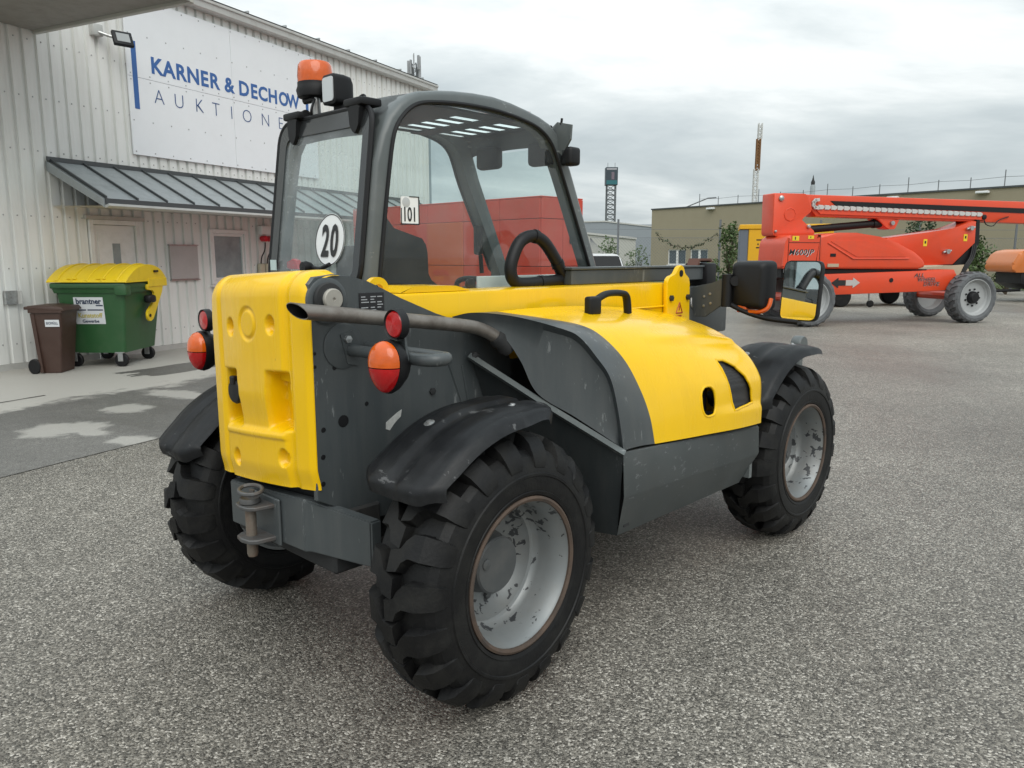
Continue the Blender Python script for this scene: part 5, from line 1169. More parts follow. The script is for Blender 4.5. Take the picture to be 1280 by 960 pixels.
for (cx_, cy_) in ((-.33, -.42), (.30, -.42), (.28, .40), (-.33, .40)):
    b = nb(); add_lathe(b, [(.02, -.03), (.085, -.028), (.095, -.018), (.095, .018), (.085, .028), (.02, .03)], 24, 'y', (cx_, cy_, .096)); cs = part('castor', b, 'gasket', dp)
    b = nb(); add_box(b, cx_ - .035, cx_ + .035, cy_ - .045, cy_ - .037, .08, .21, .002, 1); add_box(b, cx_ - .035, cx_ + .035, cy_ + .037, cy_ + .045, .08, .21, .002, 1); add_box(b, cx_ - .06, cx_ + .06, cy_ - .06, cy_ + .06, .195, .21); part('fork', b, 'steel', cs, smooth=False)
def onfront(x, z, off=0.004): return (x, -.46 - .09 * (z - .20) / .90 - off, z)
b = nb(); b.faces.new([b.verts.new(onfront(x, z)) for x, z in ((-.235, .60), (.165, .60), (.165, .965), (-.235, .965))]); lb = part('label', b, 'label_white', dp, smooth=False)
def dtext(s, size, x, z, m, **k): text_mesh('lettering', s, size, M[m], lb, basis(onfront(x, z, .0065), (1, 0, 0), (0, -.1, 1)), align='CENTER', depth=.0008, **k)
dtext('brantner', .105, -.035, .875, 'label_navy', offset=.003, sx=.92); dtext('Kunststoff', .085, -.035, .690, 'label_gold', offset=.002, sx=.92); dtext('Gewerbe', .06, -.035, .620, 'label_navy', offset=.001)
b = nb()
for x0, x1, z in ((.06, .155, .852), (-.205, -.08, .792), (-.06, .15, .792)):
    b.faces.new([b.verts.new(onfront(x, zz, .0055)) for x, zz in ((x0, z - .008), (x1, z - .008), (x1, z + .008), (x0, z + .008))])
tag(part('fine_print', b, 'label_navy', lb, smooth=False), kind='stuff')

# brown wheelie bin (a slim 80 litre one)
M['brown'] = mat('brown_bin_plastic', (0.052, 0.026, 0.018, 1), 0.48, var=0.12, dirt=(0.08, 0.05, 0.04, 1), dirt_amt=0.4, bump=0.03, bscale=80)
wb = empty('wheelie_bin', (-6.03, 10.12, 0), radians(6), 'small brown two-wheeled bin with a white label beside the green container', 'bin')
b = nb(); tapered(b, -.155, .165, -.20, .20, .01, -.235, .275, -.24, .24, .80, .03); bd = part('body', b, 'brown', wb)
b = nb(); tapered(b, -.262, .30, -.262, .262, .795, -.262, .30, -.262, .262, .835, .02); part('rim', b, 'brown', bd)
b = nb(); add_poly(b, [(-.27, .836), (.33, .815), (.34, .825), (.30, .868), (.0, .890), (-.25, .885), (-.275, .86)], 'y', -.265, .265, .01, 2); part('lid', b, 'brown', wb)
b = nb(); add_box(b, -.33, -.24, -.25, .25, .835, .875, .014, 2); part('handle', b, 'brown', wb)
b = nb(); add_poly(b, [(-.235, .79), (-.17, .79), (-.10, .02), (-.15, .02)], 'y', -.246, -.205); part('side_rib', b, 'brown', bd)
for s_ in (-1, 1):
    b = nb(); add_lathe(b, [(.03, -.025), (.09, -.025), (.10, -.018), (.10, .018), (.09, .025), (.03, .025)], 24, 'y', (-.24, s_ * .235, .10)); w_ = part('wheel', b, 'gasket', wb)
    b = nb(); add_lathe(b, [(.032, -.022), (.032, .022)], 16, 'y', (-.24, s_ * .235, .10)); part('hub', b, mat('bin_hub_blue', (.05, .08, .12, 1), .5) if s_ < 0 else bpy.data.materials['bin_hub_blue'], w_)
b = nb(); b.faces.new([b.verts.new(p) for p in ((.0, -.243, .615), (.235, -.243, .615), (.235, -.2465, .705), (.0, -.2465, .705))]); bl = part('label', b, 'label_white', wb, smooth=False)
text_mesh('lettering', 'BIOMÜLL', .048, M['label_navy'], bl, basis((.1175, -.2475, .645), (1, 0, 0), (0, -.04, 1)), align='CENTER', depth=.0008)

for ch in wb.children_recursive: ch.data.transform(Matrix.Diagonal((.74, 1, 1, 1)))

# ------------------------------------------------------------------ boom lift
M['liftred'] = mat('orange_red_lift_paint', (0.68, 0.060, 0.014, 1), 0.36, 0, 0.5, 0.3, var=0.10, vscale=1.5, dirt=(0.42, 0.06, 0.03, 1), dirt_amt=0.4, dirt_scale=3)
M['liftrim'] = mat('pale_grey_rim', (0.36, 0.37, 0.37, 1), 0.5, 0.1, var=0.1); M['greytyre'] = mat('dusty_tyre', (0.11, 0.115, 0.12, 1), 0.85, var=0.35, vscale=7, bump=0.1)
M['tan'] = mat('pale_tan_panel', (0.42, 0.33, 0.23, 1), 0.6, var=0.1)
lift = empty('boom_lift', (6.47, 16.573, 0), radians(13.54), 'large orange red boom lift with its arm folded, parked behind the telehandler', 'boom lift')
def lp(name, b, m, parent=lift, **k): return part(name, b, m, parent, **k)
def lift_wheel(x, y, flip):
    R = .58; b = nb()
    add_lathe(b, [(.40, -.15), (.47, -.20), (.53, -.19), (.56, -.16), (.565, 0), (.56, .16), (.53, .19), (.47, .20), (.40, .15)], 48, 'y', close=True)
    for k in range(22):
        for s_ in (-1, 1):
            a = 2 * pi * (k + (.5 if s_ > 0 else 0)) / 22
            for q in range(1):
                vv = []
                for (w, da) in ((0.0, .0), (.13, -.10), (.20, -.14)):
                    rt = .59 if w < .15 else .53
                    vv.append([b.verts.new((r * cos(a + da + h), s_ * w, r * sin(a + da + h))) for r, h in ((.55 if w < .15 else .49, .075), (rt, .06), (rt, -.06), (.55 if w < .15 else .49, -.075))])
                for i in range(2):
                    for j in range(3): b.faces.new((vv[i][j], vv[i][j + 1], vv[i + 1][j + 1], vv[i + 1][j]))
                b.faces.new(vv[-1])
    b2 = nb(); add_lathe(b2, [(.415, -.155), (.42, -.165), (.405, -.170), (.39, -.15), (.375, -.10), (.36, -.09), (.34, -.06), (.15, -.05), (.0001, -.05), (.0001, .0), (.36, .0), (.40, .15), (.40, -.14)], 40, 'y', close=True)
    w = lp('wheel', b2, 'liftrim'); lp('tyre', b, 'greytyre', w)
    b = nb(); add_lathe(b, [(.145, -.05), (.135, -.12), (.10, -.16), (.0001, -.165)], 20, 'y'); lp('hub', b, 'gasket', w)
    b = nb()
    for k in range(9):
        a = 2 * pi * k / 9; add_lathe(b, [(.022, -.05), (.022, -.075), (.0001, -.08)], 6, 'y', (.19 * cos(a), 0, .19 * sin(a)))
    tag(lp('wheel_nuts', b, 'gasket', w), kind='stuff')
    w.location = (x, y, R); w.rotation_euler = (0, x * 2, pi if flip else 0)
for x, y, f in ((0.0, .2, False), (4.22, .2, False), (4.72, 2.1, True), (.5, 2.1, True)): lift_wheel(x, y, f)
for x in (.15, 4.35):
    b = nb(); add_tube(b, [(x, .3, .58), (x, 2.0, .58)], .10, 10); lp('axle', b, 'liftred')
b = nb(); add_poly(b, [(.45, .66), (3.72, .73), (4.05, .93), (3.87, 1.21), (.45, 1.12)], 'y', .36, 1.9, .02, 2); lp('chassis', b, 'liftred')
b = nb(); add_lathe(b, [(.05, 0), (.05, -.01), (.0001, -.012)], 16, 'y', (2.2, .358, .98)); lp('chassis_hole', b, 'gasket')
b = nb(); add_box(b, .3, 3.2, .45, 1.8, 1.13, 1.22); lp('turntable', b, 'gasket', smooth=False)
hood_l = [(.30, 1.24), (.30, 1.93), (.36, 1.975), (.8, 2.02), (1.2, 2.02), (1.8, 1.94), (2.3, 1.80), (2.75, 1.62), (2.98, 1.46), (3.06, 1.36), (3.05, 1.27), (2.9, 1.22)]
b = nb(); add_poly(b, hood_l, 'y', .34, 1.85, .06, 4); hl_ = lp('engine_cover', b, 'liftred', ang=50)
b = nb(); add_poly(b, round_poly([(.55, 1.84), (1.4, 1.85), (2.2, 1.68), (2.55, 1.50), (1.25, 1.50)], .05, 3), 'y', .328, .345, .006, 2); lp('cover_recess', b, 'liftred', hl_)
b = nb(); add_tube(b, [(.5, .335, 1.80), (1.15, .33, 1.46), (2.6, .33, 1.46)], .018, 6); lp('cover_bead', b, 'liftred', hl_)
b = nb(); add_box(b, .58, .72, .325, .345, 1.50, 1.57, .008, 1); lp('cover_latch', b, 'gasket', hl_)
b = nb(); add_box(b, .52, .80, .32, .335, 1.28, 1.35); lp('small_label', b, 'tan', hl_, smooth=False)
b = nb(); add_poly(b, round_poly([(-.60, 1.27), (-.57, 1.80), (-.48, 1.96), (.28, 1.98), (.28, 1.24), (-.55, 1.24)], .06, 4), 'y', .30, 1.30, .09, 4); cw = lp('counterweight', b, 'liftred', ang=50)
b = nb(); add_box(b, -.477, .27, .292, .30, 1.80, 1.808); lp('panel_gap', b, 'gasket', cw, smooth=False)
b = nb(); add_box(b, -.486, -.478, .292, .30, 1.30, 1.90); lp('panel_gap', b, 'gasket', cw, smooth=False)
b = nb(); add_box(b, .280, .300, .31, 1.8, 1.25, 1.97); lp('cover_joint', b, 'gasket', cw, smooth=False)
M['sticker_y'] = mat('yellow_warning_sticker', (.75, .52, .02, 1), .5); M['black_print'] = M['ink']
for (x, z, w, h) in ((-.40, 1.84, .16, .10), (-.02, 1.88, .14, .07)):
    b = nb(); add_box(b, x, x + w, .293, .2995, z, z + h); st_ = lp('warning_sticker', b, 'sticker_y', cw, smooth=False)
    b = nb(); add_box(b, x + w * .35, x + w * .5, .290, .2925, z + .02, z + h - .02); lp('print', b, 'ink', st_, smooth=False)
for k in range(3):
    b = nb(); add_poly(b, [(-.45 + k * .13, 1.30), (-.40 + k * .13, 1.30), (-.34 + k * .13, 1.38), (-.39 + k * .13, 1.38)], 'y', .288, .2935); lp('hazard_stripe', b, 'ink', cw, smooth=False)
b = nb(); add_box(b, -.5, -.0, .5, 1.6, 1.05, 1.25); lp('lower_frame', b, 'gasket', smooth=False)
b = nb(); add_box(b, -.45, -.15, .46, .50, 1.16, 1.235); lp('lower_label', b, 'label_white', smooth=False)
for nm, mm, dx, dz, yy, of in (('model_shadow', 'white', .010, -.008, .2935, .002), ('model_name', 'ink', 0, 0, .2905, .003)):
    text_mesh(nm, 'M600JP', .165, M[mm], cw, basis((-.475 + dx, yy, 1.545 + dz), (1, 0, 0), (0, 0, 1)), offset=of * .6, shear=.24, sx=1.08, space=1.12)
b = nb(); add_poly(b, round_poly([(-.60, 2.87), (.16, 2.87), (.30, 2.80), (.36, 2.50), (.18, 2.36), (.10, 2.30), (.46, 2.06), (.46, 1.98), (-.55, 1.95), (-.58, 2.02)], .03, 3), 'y', .78, 1.24, .015, 2); mt_ = lp('mast_head', b, 'liftred')
b = nb(); add_lathe(b, [(.15, 0), (.15, -.012), (.135, -.016), (.13, -.006), (.0001, -.006)], 8, 'y', (-.18, .78, 2.42)); lp('octagon_cover', b, 'liftred', mt_, ang=20)
for (x, z, r) in ((-.42, 2.76, .06), (.30, 2.16, .045), (-.52, 2.05, .03)):
    b = nb(); add_lathe(b, [(r, 0), (r, -.03), (r * .7, -.045), (.0001, -.05)], 14, 'y', (x, .78, z)); lp('pin', b, 'steel', mt_)
b = nb(); add_poly(b, [(.20, 2.86), (9.2, 2.765), (9.2, 2.24), (.52, 2.385), (.36, 2.55)], 'y', .84, 1.22, .02, 2); bm_ = lp('main_boom', b, 'liftred')
b = nb(); add_poly(b, [(.85, 2.73), (9.2, 2.585), (9.2, 2.47), (1.0, 2.62)], 'y', .825, .842); lp('cable_tray', b, 'gasket', bm_, smooth=False)
b = nb(); add_poly(b, [(.45, 2.56), (4.95, 2.46), (4.95, 2.36), (.60, 2.44)], 'y', .80, .842); lp('lower_tray', b, 'liftred', bm_, smooth=False)
M['chain_l'] = mat('pale_chain_plastic', (.50, .50, .48, 1), .5)
for k in range(27):
    x = .52 + k * .163; z = lerp(2.585, 2.480, k / 26); b = nb()
    add_poly(b, [(x + dx_, z + dz_) for dx_, dz_ in ((0, -.045), (.10, -.05), (.15, -.02), (.15, .02), (.10, .045), (0, .05))], 'y', .77, .82, .004, 1); lp('chain_link', b, 'chain_l', bm_, smooth=False)
for a in (100, 140, 180, 220, 260):
    b = nb(); c_ = Vector((.50, .80, 2.655)); m4 = Matrix.Translation(c_ + Vector((.10 * cos(radians(a)), 0, .085 * sin(radians(a))))) @ Matrix.Rotation(-radians(a - 90), 4, 'Y'); add_box(b, -.06, .06, -.03, .02, -.035, .035, .004, 1, m4); lp('chain_link', b, 'chain_l', bm_, smooth=False)
b = nb(); add_lathe(b, [(.06, 0), (.06, -.05), (.03, -.06), (.0001, -.06)], 14, 'y', (4.98, .83, 2.42)); lp('hose_reel', b, 'gasket', bm_)
b = nb(); add_tube(b, smooth_path([(4.98, .80, 2.38), (5.05, .79, 2.25), (5.25, .79, 2.22), (5.4, .80, 2.35), (5.7, .82, 2.44)], 5), .012, 6); lp('loose_hose', b, 'gasket', bm_)
b = nb(); add_tube(b, [(.40, 1.0, 2.10), (2.28, 1.0, 2.26)], [.085, .085], 14); add_tube(b, [(2.1, 1.0, 2.245), (2.30, 1.0, 2.262)], .105, 14); lp('lift_cylinder', b, 'gasket')
b = nb(); add_poly(b, round_poly([(2.08, 2.38), (2.42, 2.13), (2.60, 2.12), (2.72, 2.34)], .03, 3), 'y', .86, 1.20, .01, 1); bk_ = lp('boom_bracket', b, 'liftred')
b = nb(); add_tube(b, [(2.50, .80, 2.26), (2.50, .86, 2.26)], .05, 10); lp('pin', b, 'steel', bk_)
b = nb(); add_poly(b, [(2.0, 1.55), (2.35, 1.93), (4.08, 2.13), (4.58, 2.32), (4.72, 2.32), (4.74, 1.82), (4.17, 1.32), (3.3, 1.30), (2.4, 1.35)], 'y', .74, 1.28, .02, 2); ra = lp('riser_arm', b, 'liftred')
for (x, z) in ((4.55, 2.16), (3.95, 1.62)):
    b = nb(); add_tube(b, [(x, .66, z), (x, .75, z)], .055, 10); add_tube(b, [(x - .12, .70, z - .02), (x + .1, .70, z + .02)], .025, 8); lp('pin', b, 'steel', ra)
for (x, z) in ((3.30, 1.74), (4.40, 1.86)):
    b = nb(); add_box(b, x, x + .10, .732, .7395, z, z + .16); st_ = lp('warning_sticker', b, 'sticker_y', ra, smooth=False)
    b = nb(); add_box(b, x + .03, x + .07, .728, .7315, z + .06, z + .12); lp('print', b, 'ink', st_, smooth=False)
b = nb(); add_poly(b, [(4.76, 2.36), (4.86, 2.36), (4.90, 1.80), (4.62, 1.32), (4.18, 1.30), (4.76, 1.80)], 'y', .78, 1.24, .008, 1); lp('upright_link', b, 'gasket')
for k in range(3):
    b = nb(); add_tube(b, smooth_path([(4.80 - k * .05, .76, 1.78), (4.72 - k * .05, .72, 1.5), (4.58 - k * .05, .70, 1.3), (4.45 - k * .03, .7, 1.1)], 5), .022, 6); lp('hydraulic_hose', b, 'gasket')
for i, (wd, x, z) in enumerate((('ALL', 2.80, 1.045), ('WHEEL', 2.88, .945), ('DRIVE', 3.05, .845))):
    for nm, mm, dx, dz, yy, of in (('slogan_shadow', 'white', .006, -.005, .3530, .001), ('slogan', 'ink', 0, 0, .3505, .003)):
        text_mesh(nm, wd, .125, M[mm], lift, basis((x + dx, yy, z + dz), (1, 0, 0), (0, 0, 1)), offset=of * .6, shear=.22, sx=1.15, space=1.12)
for nm, mm, s_, x in (('arrow', 'ink', -1, 1.02), ('arrow', mat('arrow_grey', (.45, .42, .40, 1), .5), 1, 1.03)):
    b = nb(); add_poly(b, [(x + s_ * q[0], .93 + q[1]) for q in ((0, -.06), (.18, -.06), (.18, -.115), (.36, 0), (.18, .115), (.18, .06), (0, .06))], 'y', .348, .3545); lp(nm, b, mm, smooth=False)

# ------------------------------------------------------------------ red rental container seen through the cab
M['contred'] = mat('red_container_paint', (0.55, 0.045, 0.020, 1), 0.45, var=0.12, vscale=1.2, dirt=(0.40, 0.10, 0.06, 1), dirt_amt=0.5, dirt_scale=2.5)
M['contor'] = mat('orange_container_panel', (0.50, 0.075, 0.008, 1), 0.5, var=0.1)
CS = .72
cn = empty('rental_container', (0.586 * CS, 16.0 * CS, 0), radians(135), 'red rental equipment container behind the telehandler, seen through its cab', 'container')
# local +x runs back along the long face, -y runs along the short end
LC, WC, HC = 4.85, .92, 2.385
b = nb(); add_box(b, .02, LC - .02, -WC + .02, -.02, .12, HC - .05); part('body', b, 'gasket', cn, smooth=False)
xs_c = [0, .85, 1.70, 2.62, 3.4, 4.1, LC]; zs_c = [.12, .95, 1.36, 2.06, HC - .02]
for i in range(6):
    for k in range(4):
        m_ = 'contor' if (i in (2,) and k in (1, 2)) else 'contred'
        b = nb(); add_box(b, xs_c[i] + .004, xs_c[i + 1] - .004, -.03, .02 + (.012 if m_ == 'contor' else 0), zs_c[k] + .004, zs_c[k + 1] - .004, .006, 1); part('panel', b, m_, cn, smooth=False)
for k in range(4):
    for (a, c_) in ((-WC, -WC / 2), (-WC / 2, .012)):
        b = nb(); add_box(b, -.035, .02, a + .004, c_ - .004, zs_c[k] + .004, zs_c[k + 1] - .004, .006, 1); part('panel', b, 'contred', cn, smooth=False)
b = nb(); add_box(b, -.03, LC, -WC, .02, HC - .02, HC, .005, 1); part('roof_edge', b, 'contred', cn, smooth=False)
text_mesh('lettering', 'RENTAL', .115, M['contred'], cn, basis((2.46, .036, 1.20), (-1, 0, 0), (0, 0, 1)), offset=.003)
b = nb(); add_box(b, -.06, -.036, -.70, -.60, 1.70, 1.80, .01, 1); part('lock', b, 'dark', cn, smooth=False)

# ------------------------------------------------------------------ compressor, generator, trailer, car
M['orange'] = mat('orange_machine_paint', (0.60, 0.17, 0.035, 1), 0.42, 0, .5, .2, var=0.08, dirt=(.45, .2, .1, 1), dirt_amt=.4)
cpz = empty('orange_compressor', (16.45, 25.6, 0), radians(-6), 'orange portable compressor with a dark base at the right edge', 'compressor')
b = nb(); add_poly(b, round_poly([(.05, .98), (.0, 1.25), (.22, 1.66), (.6, 1.74), (3.6, 1.80), (3.7, .98)], .10, 4), 'y', 0, 1.8, .08, 3); oc = part('hood', b, 'orange', cpz, ang=50)
for z in (1.32, 1.48):
    b = nb(); add_tube(b, [(.75, -.005, z), (.82, -.01, z + .05), (3.4, -.01, z + .06)], .014, 6); part('hood_crease', b, 'orange', oc)
b = nb(); add_box(b, 1.0, 1.9, .4, 1.2, 1.78, 1.84, .02, 2); part('roof_hatch', b, 'gasket', oc)
b = nb(); add_poly(b, [(.35, .98), (.85, 1.12), (3.7, 1.12), (3.7, .42), (.75, .42), (.35, .62)], 'y', .06, 1.7, .03, 2); ob_ = part('base', b, 'black', cpz)
for k in range(4):
    b = nb(); add_box(b, .98, 3.5, .035, .06, .55 + k * .13, .62 + k * .13, .006, 1); part('louvre', b, 'gasket', ob_, smooth=False)
b = nb(); add_lathe(b, [(.10, 0), (.28, -.02), (.30, -.1), (.30, -.2), (.1, -.2)], 24, 'y', (2.2, .25, .30)); part('wheel', b, 'rubber', cpz)
b = nb(); add_tube(b, [(.5, .3, .40), (-.2, .6, .35), (-.35, .7, .35)], .05, 8); part('drawbar', b, 'black', cpz)
b = nb(); add_box(b, .52, .68, -.02, .08, .26, .40, .03, 2); part('reflector', b, 'white', cpz)
M['genyel'] = mat('generator_yellow', (0.72, 0.38, 0.008, 1), 0.45, var=0.05, dirt=(.5, .28, .03, 1), dirt_amt=.3)
gy = empty('yellow_generator', (7.84, 26.9, 0), radians(-15), 'tall yellow generator housing with a grey corner behind the boom lift', 'generator')
b = nb(); add_box(b, .28, 3.0, 0, 2.2, .30, 2.42, .02, 1); part('housing', b, 'genyel', gy, smooth=False)
b = nb(); add_box(b, -.01, .275, .02, 2.2, .30, 2.42, .02, 1); part('corner_panel', b, mat('slate_grey_panel', (.12, .14, .17, 1), .5), gy, smooth=False)
b = nb(); add_box(b, -.03, 3.03, -.03, 2.23, 2.42, 2.58, .02, 1); part('roof', b, 'genyel', gy, smooth=False)
b = nb(); add_box(b, .0, 3.0, .05, 2.15, .0, .29); part('skid', b, 'gasket', gy, smooth=False)
b = nb()
for z, a, c_ in ((2.06, .54, 1.5), (1.80, .54, 1.5)): add_box(b, a, c_, -.004, -.0005, z - .022, z + .022)
for k in range(9): add_box(b, .58 + k * .10, .58 + k * .10 + .045 + .02 * (k % 3), -.004, -.0005, 1.885, 1.94 + .02 * ((k * 5) % 3))
tag(part('print_lines', b, 'ink', gy, smooth=False), kind='stuff')
tr = empty('flatbed_trailer', (10.0, 22.9, 0), radians(6), 'low dark trailer with a jockey wheel parked behind the boom lift', 'trailer')
b = nb(); add_box(b, -1.6, 3.2, .3, 1.9, .52, .66, .02, 1); part('deck', b, 'dark', tr, smooth=False)
for x in (-.9, -.1, 2.4):
    for y in (.35, 1.85):
        b = nb(); add_lathe(b, [(.12, -.1), (.28, -.1), (.32, -.06), (.32, .06), (.28, .1), (.12, .1)], 24, 'y', (x, y, .32)); part('wheel', b, 'rubber', tr)
b = nb(); add_lathe(b, [(.05, -.04), (.10, -.035), (.11, 0), (.10, .035), (.05, .04)], 16, 'y', (.72, .1, .11)); jw = part('jockey_wheel', b, 'rubber', tr)
b = nb(); add_tube(b, [(.72, .1, .12), (.68, .1, .25), (.64, .1, .75)], .03, 8); add_tube(b, [(.64, .1, .58), (.45, .3, .58)], .03, 8); part('jack_tube', b, 'steel', jw)
b = nb(); add_poly(b, [(.9, .665), (4.0, .665), (4.1, 1.10), (3.85, 1.45), (3.45, 1.45), (3.2, 1.18), (.9, 1.12)], 'y', .5, 1.8, .03, 2); ldx = part('tan_hood', b, 'tan', tr)
suv = empty('parked_car', (3.55, 30.4, 0), radians(-4), 'white car with a dark rear window parked at the far end of the yard', 'car')
M['carwhite'] = mat('white_car_paint', (.72, .74, .76, 1), .25, coat=.6)
b = nb(); secs_ = [(-.88, .30), (-.90, .75), (-.86, .98), (-.72, 1.40), (-.60, 1.56), (-.4, 1.61), (.4, 1.61), (.60, 1.56), (.72, 1.40), (.86, .98), (.90, .75), (.88, .30)]
rows = []
for yy, k, zo in ((0.0, .97, 0), (.08, 1.0, 0), (.9, 1.0, 0), (2.2, 1.0, -.01), (2.9, .97, -.08)):
    rows.append([(x * k, yy + (.30 * max(0, (z - .95) / .66) if yy < .5 else 0), z + (zo if z > 1.2 else 0)) for x, z in secs_])
rows.append([(x * .95, 4.1, min(z, 1.0)) for x, z in secs_]); rows.append([(x * .8, 4.5, min(z, .8)) for x, z in secs_])
V, fs = add_grid(b, rows); b.faces.new(V[0]); b.faces.new(V[-1][::-1]); cb_ = part('body', b, 'carwhite', suv, ang=40)
b = nb(); rp2 = round_poly([(-.78, 1.02), (.78, 1.02), (.62, 1.52), (-.62, 1.52)], .06, 4)
b.faces.new([b.verts.new((x, -.06 + .30 * max(0, (z - .95) / .66), z)) for x, z in rp2]); part('rear_window', b, mat('dark_car_glass', (.012, .014, .016, 1), .25, 0, .12), suv, smooth=False)
for s_ in (-1, 1):
    b = nb(); b.faces.new([b.verts.new((s_ * (.908 - .16 * (z - .98) / .42 * .9), y, z)) for y, z in ((.5, 1.03), (3.0, 1.03), (2.6, 1.42), (.7, 1.42))]); part('side_window', b, 'winglass', suv, smooth=False)
    b = nb(); add_box(b, s_ * .78 - .10, s_ * .78 + .10, -.02, .06, .80, 1.0, .02, 2); part('tail_light', b, 'red_lens', suv)
    for y in (.85, 3.6):
        b = nb(); add_lathe(b, [(.15, -.11), (.30, -.11), (.34, -.07), (.34, .07), (.30, .11), (.15, .11)], 24, 'x', (s_ * .80, y, .34)); part('wheel', b, 'rubber', suv)
# ------------------------------------------------------------------ buildings beyond the yard
M['olive'] = mat('olive_render', (0.31, 0.272, 0.19, 1), 0.85, var=0.05, vscale=.6, dirt=(.26, .225, .155, 1), dirt_amt=.4, dirt_scale=1.2, bump=.1, bscale=30)
M['farglass'] = mat('far_window_glass', (0.06, 0.085, 0.10, 1), 0.12, coat=.4)
ol = empty('olive_hall', (11.741, 66.0, 0), radians(-52.73), 'long flat-roofed olive brown hall with two white-framed windows', 'building')
wins = [(1.90, 3.80), (4.25, 6.0)]
edges_ = [0.0, 1.90, 3.80, 4.25, 6.0, 48.0]
b = nb()
for a, c_ in zip(edges_, edges_[1:]):
    if (a, c_) in wins: add_box(b, a, c_, 0, .3, -.2, .82); add_box(b, a, c_, 0, .3, 2.05, 5.33)
    else: add_box(b, a, c_, 0, .3, -.2, 5.33)
add_box(b, 0, 48, .301, 20, -.2, 5.3); part('wall', b, 'olive', ol, smooth=False)
b = nb(); add_box(b, -.05, 48.05, -.08, .36, 5.33, 5.43); part('coping', b, M['seam'], ol, smooth=False)
for a, c_ in wins:
    b = nb()
    for q in ((a, a + .07, .82, 2.05), (c_ - .07, c_, .82, 2.05), (a + .07, c_ - .07, 1.98, 2.05), (a + .07, c_ - .07, .82, .90), ((a + c_) / 2 - .10, (a + c_) / 2 + .10, .90, 1.98)): add_box(b, q[0], q[1], .06, .16, q[2], q[3])
    w_ = part('window', b, 'upvc', ol, smooth=False)
    for p0, p1 in ((a + .07, (a + c_) / 2 - .10), ((a + c_) / 2 + .10, c_ - .07)):
        b = nb(); add_box(b, p0, p1, .12, .13, .90, 1.98); part('pane', b, 'farglass', w_, smooth=False)
    b = nb(); add_box(b, a - .06, c_ + .06, -.06, .10, .76, .815); part('sill', b, 'upvc', w_, smooth=False)
for x in (6.2, 20.4, 25.6):
    b = nb(); add_box(b, x - .35, x + .35, -.30, -.001, 5.08, 5.22, .04, 2); part('wall_lamp', b, 'white', ol)
for k in range(22):
    x = 4.0 + k * 1.85; b = nb(); hh_ = .85 if k % 3 else 1.15; add_tube(b, [(x, 1.2, 5.3), (x, 1.2, 5.3 + hh_)], .03, 5); part('roof_post', b, 'farmast', ol)
b = nb(); add_tube(b, [(4.0 + k * 1.85, 1.2, 6.05 - .06 * (k % 2)) for k in range(22)], .012, 4); part('roof_wire', b, 'farmast', ol)
b = nb(); add_tube(b, [(2.2, 1.5, 5.45), (4.6, 1.5, 6.1), (5.4, 1.5, 6.1)], .05, 5); part('roof_pipe', b, 'farmast', ol)
gh = empty('grey_hall', (8.0, 110, 0), radians(-6), 'long grey metal hall far behind the parked car', 'building')
M['greyclad'] = mat('blue_grey_cladding', (.25, .275, .30, 1), .6, var=.05)
b = nb(); add_poly(b, [(0, 0), (18, 0), (18, 4.95), (14.5, 5.1), (5, 6.2), (0, 6.1)], 'y', 0, 20); part('wall', b, 'greyclad', gh, smooth=False)
b = nb(); add_poly(b, [(-.1, 6.12), (5, 6.22), (14.5, 5.12), (18.1, 4.97), (18.1, 5.15), (14.5, 5.3), (5, 6.4), (-.1, 6.3)], 'y', -.1, 20); part('roof', b, M['trim'], gh, smooth=False)
b = nb(); add_box(b, 9.5, 14.0, 6, 10, 5.0, 6.1); part('roof_unit', b, 'greyclad', gh, smooth=False)
ws = empty('white_shed', (8.6, 90, 0), radians(-3), 'low pale shed in front of the grey metal hall', 'building')
b = nb(); add_poly(b, [(0, 0), (5.6, 0), (5.6, 3.4), (0, 4.0)], 'y', 0, 8); part('wall', b, mat('pale_shed_wall', (.42, .42, .39, 1), .7, var=.05), ws, smooth=False)
b = nb(); add_poly(b, [(-.1, 4.0), (5.7, 3.4), (5.7, 3.62), (-.1, 4.22)], 'y', -.15, 8); part('roof', b, M['trim'], ws, smooth=False)
# pylon sign
py_ = empty('pylon_sign', (25.05, 200, 0), 0, 'tall lattice pylon with a dark advertising panel far behind the hall', 'pylon')
b = nb(); lattice(b, 0, 0, 0, 19.2, 1.1, 16, .13); part('lattice', b, 'farmast', py_, smooth=False)
b = nb(); add_box(b, -1.5, 1.5, -1.35, 1.35, 19.15, 23.5, .05, 1); pn = part('panel', b, mat('dark_billboard', (.035, .05, .065, 1), .5), py_, smooth=False)
b = nb(); add_box(b, -1.35, 1.35, -1.38, -1.352, 19.3, 20.3); part('panel_print', b, mat('billboard_teal', (.02, .13, .15, 1), .5), pn, smooth=False)
b = nb(); add_box(b, -1.3, 1.2, -1.38, -1.352, 22.85, 23.25); part('panel_print', b, mat('billboard_pale', (.35, .35, .38, 1), .5), pn, smooth=False)
b = nb(); add_box(b, -.1, .6, -1.38, -1.352, 20.5, 22.3); part('panel_print', b, mat('billboard_mauve', (.16, .12, .15, 1), .5), pn, smooth=False)
for x in (-.9, .9):
    b = nb(); add_tube(b, [(x, 0, 23.5), (x, 0, 24.7)], .06, 5); part('rod', b, 'farmast', py_)
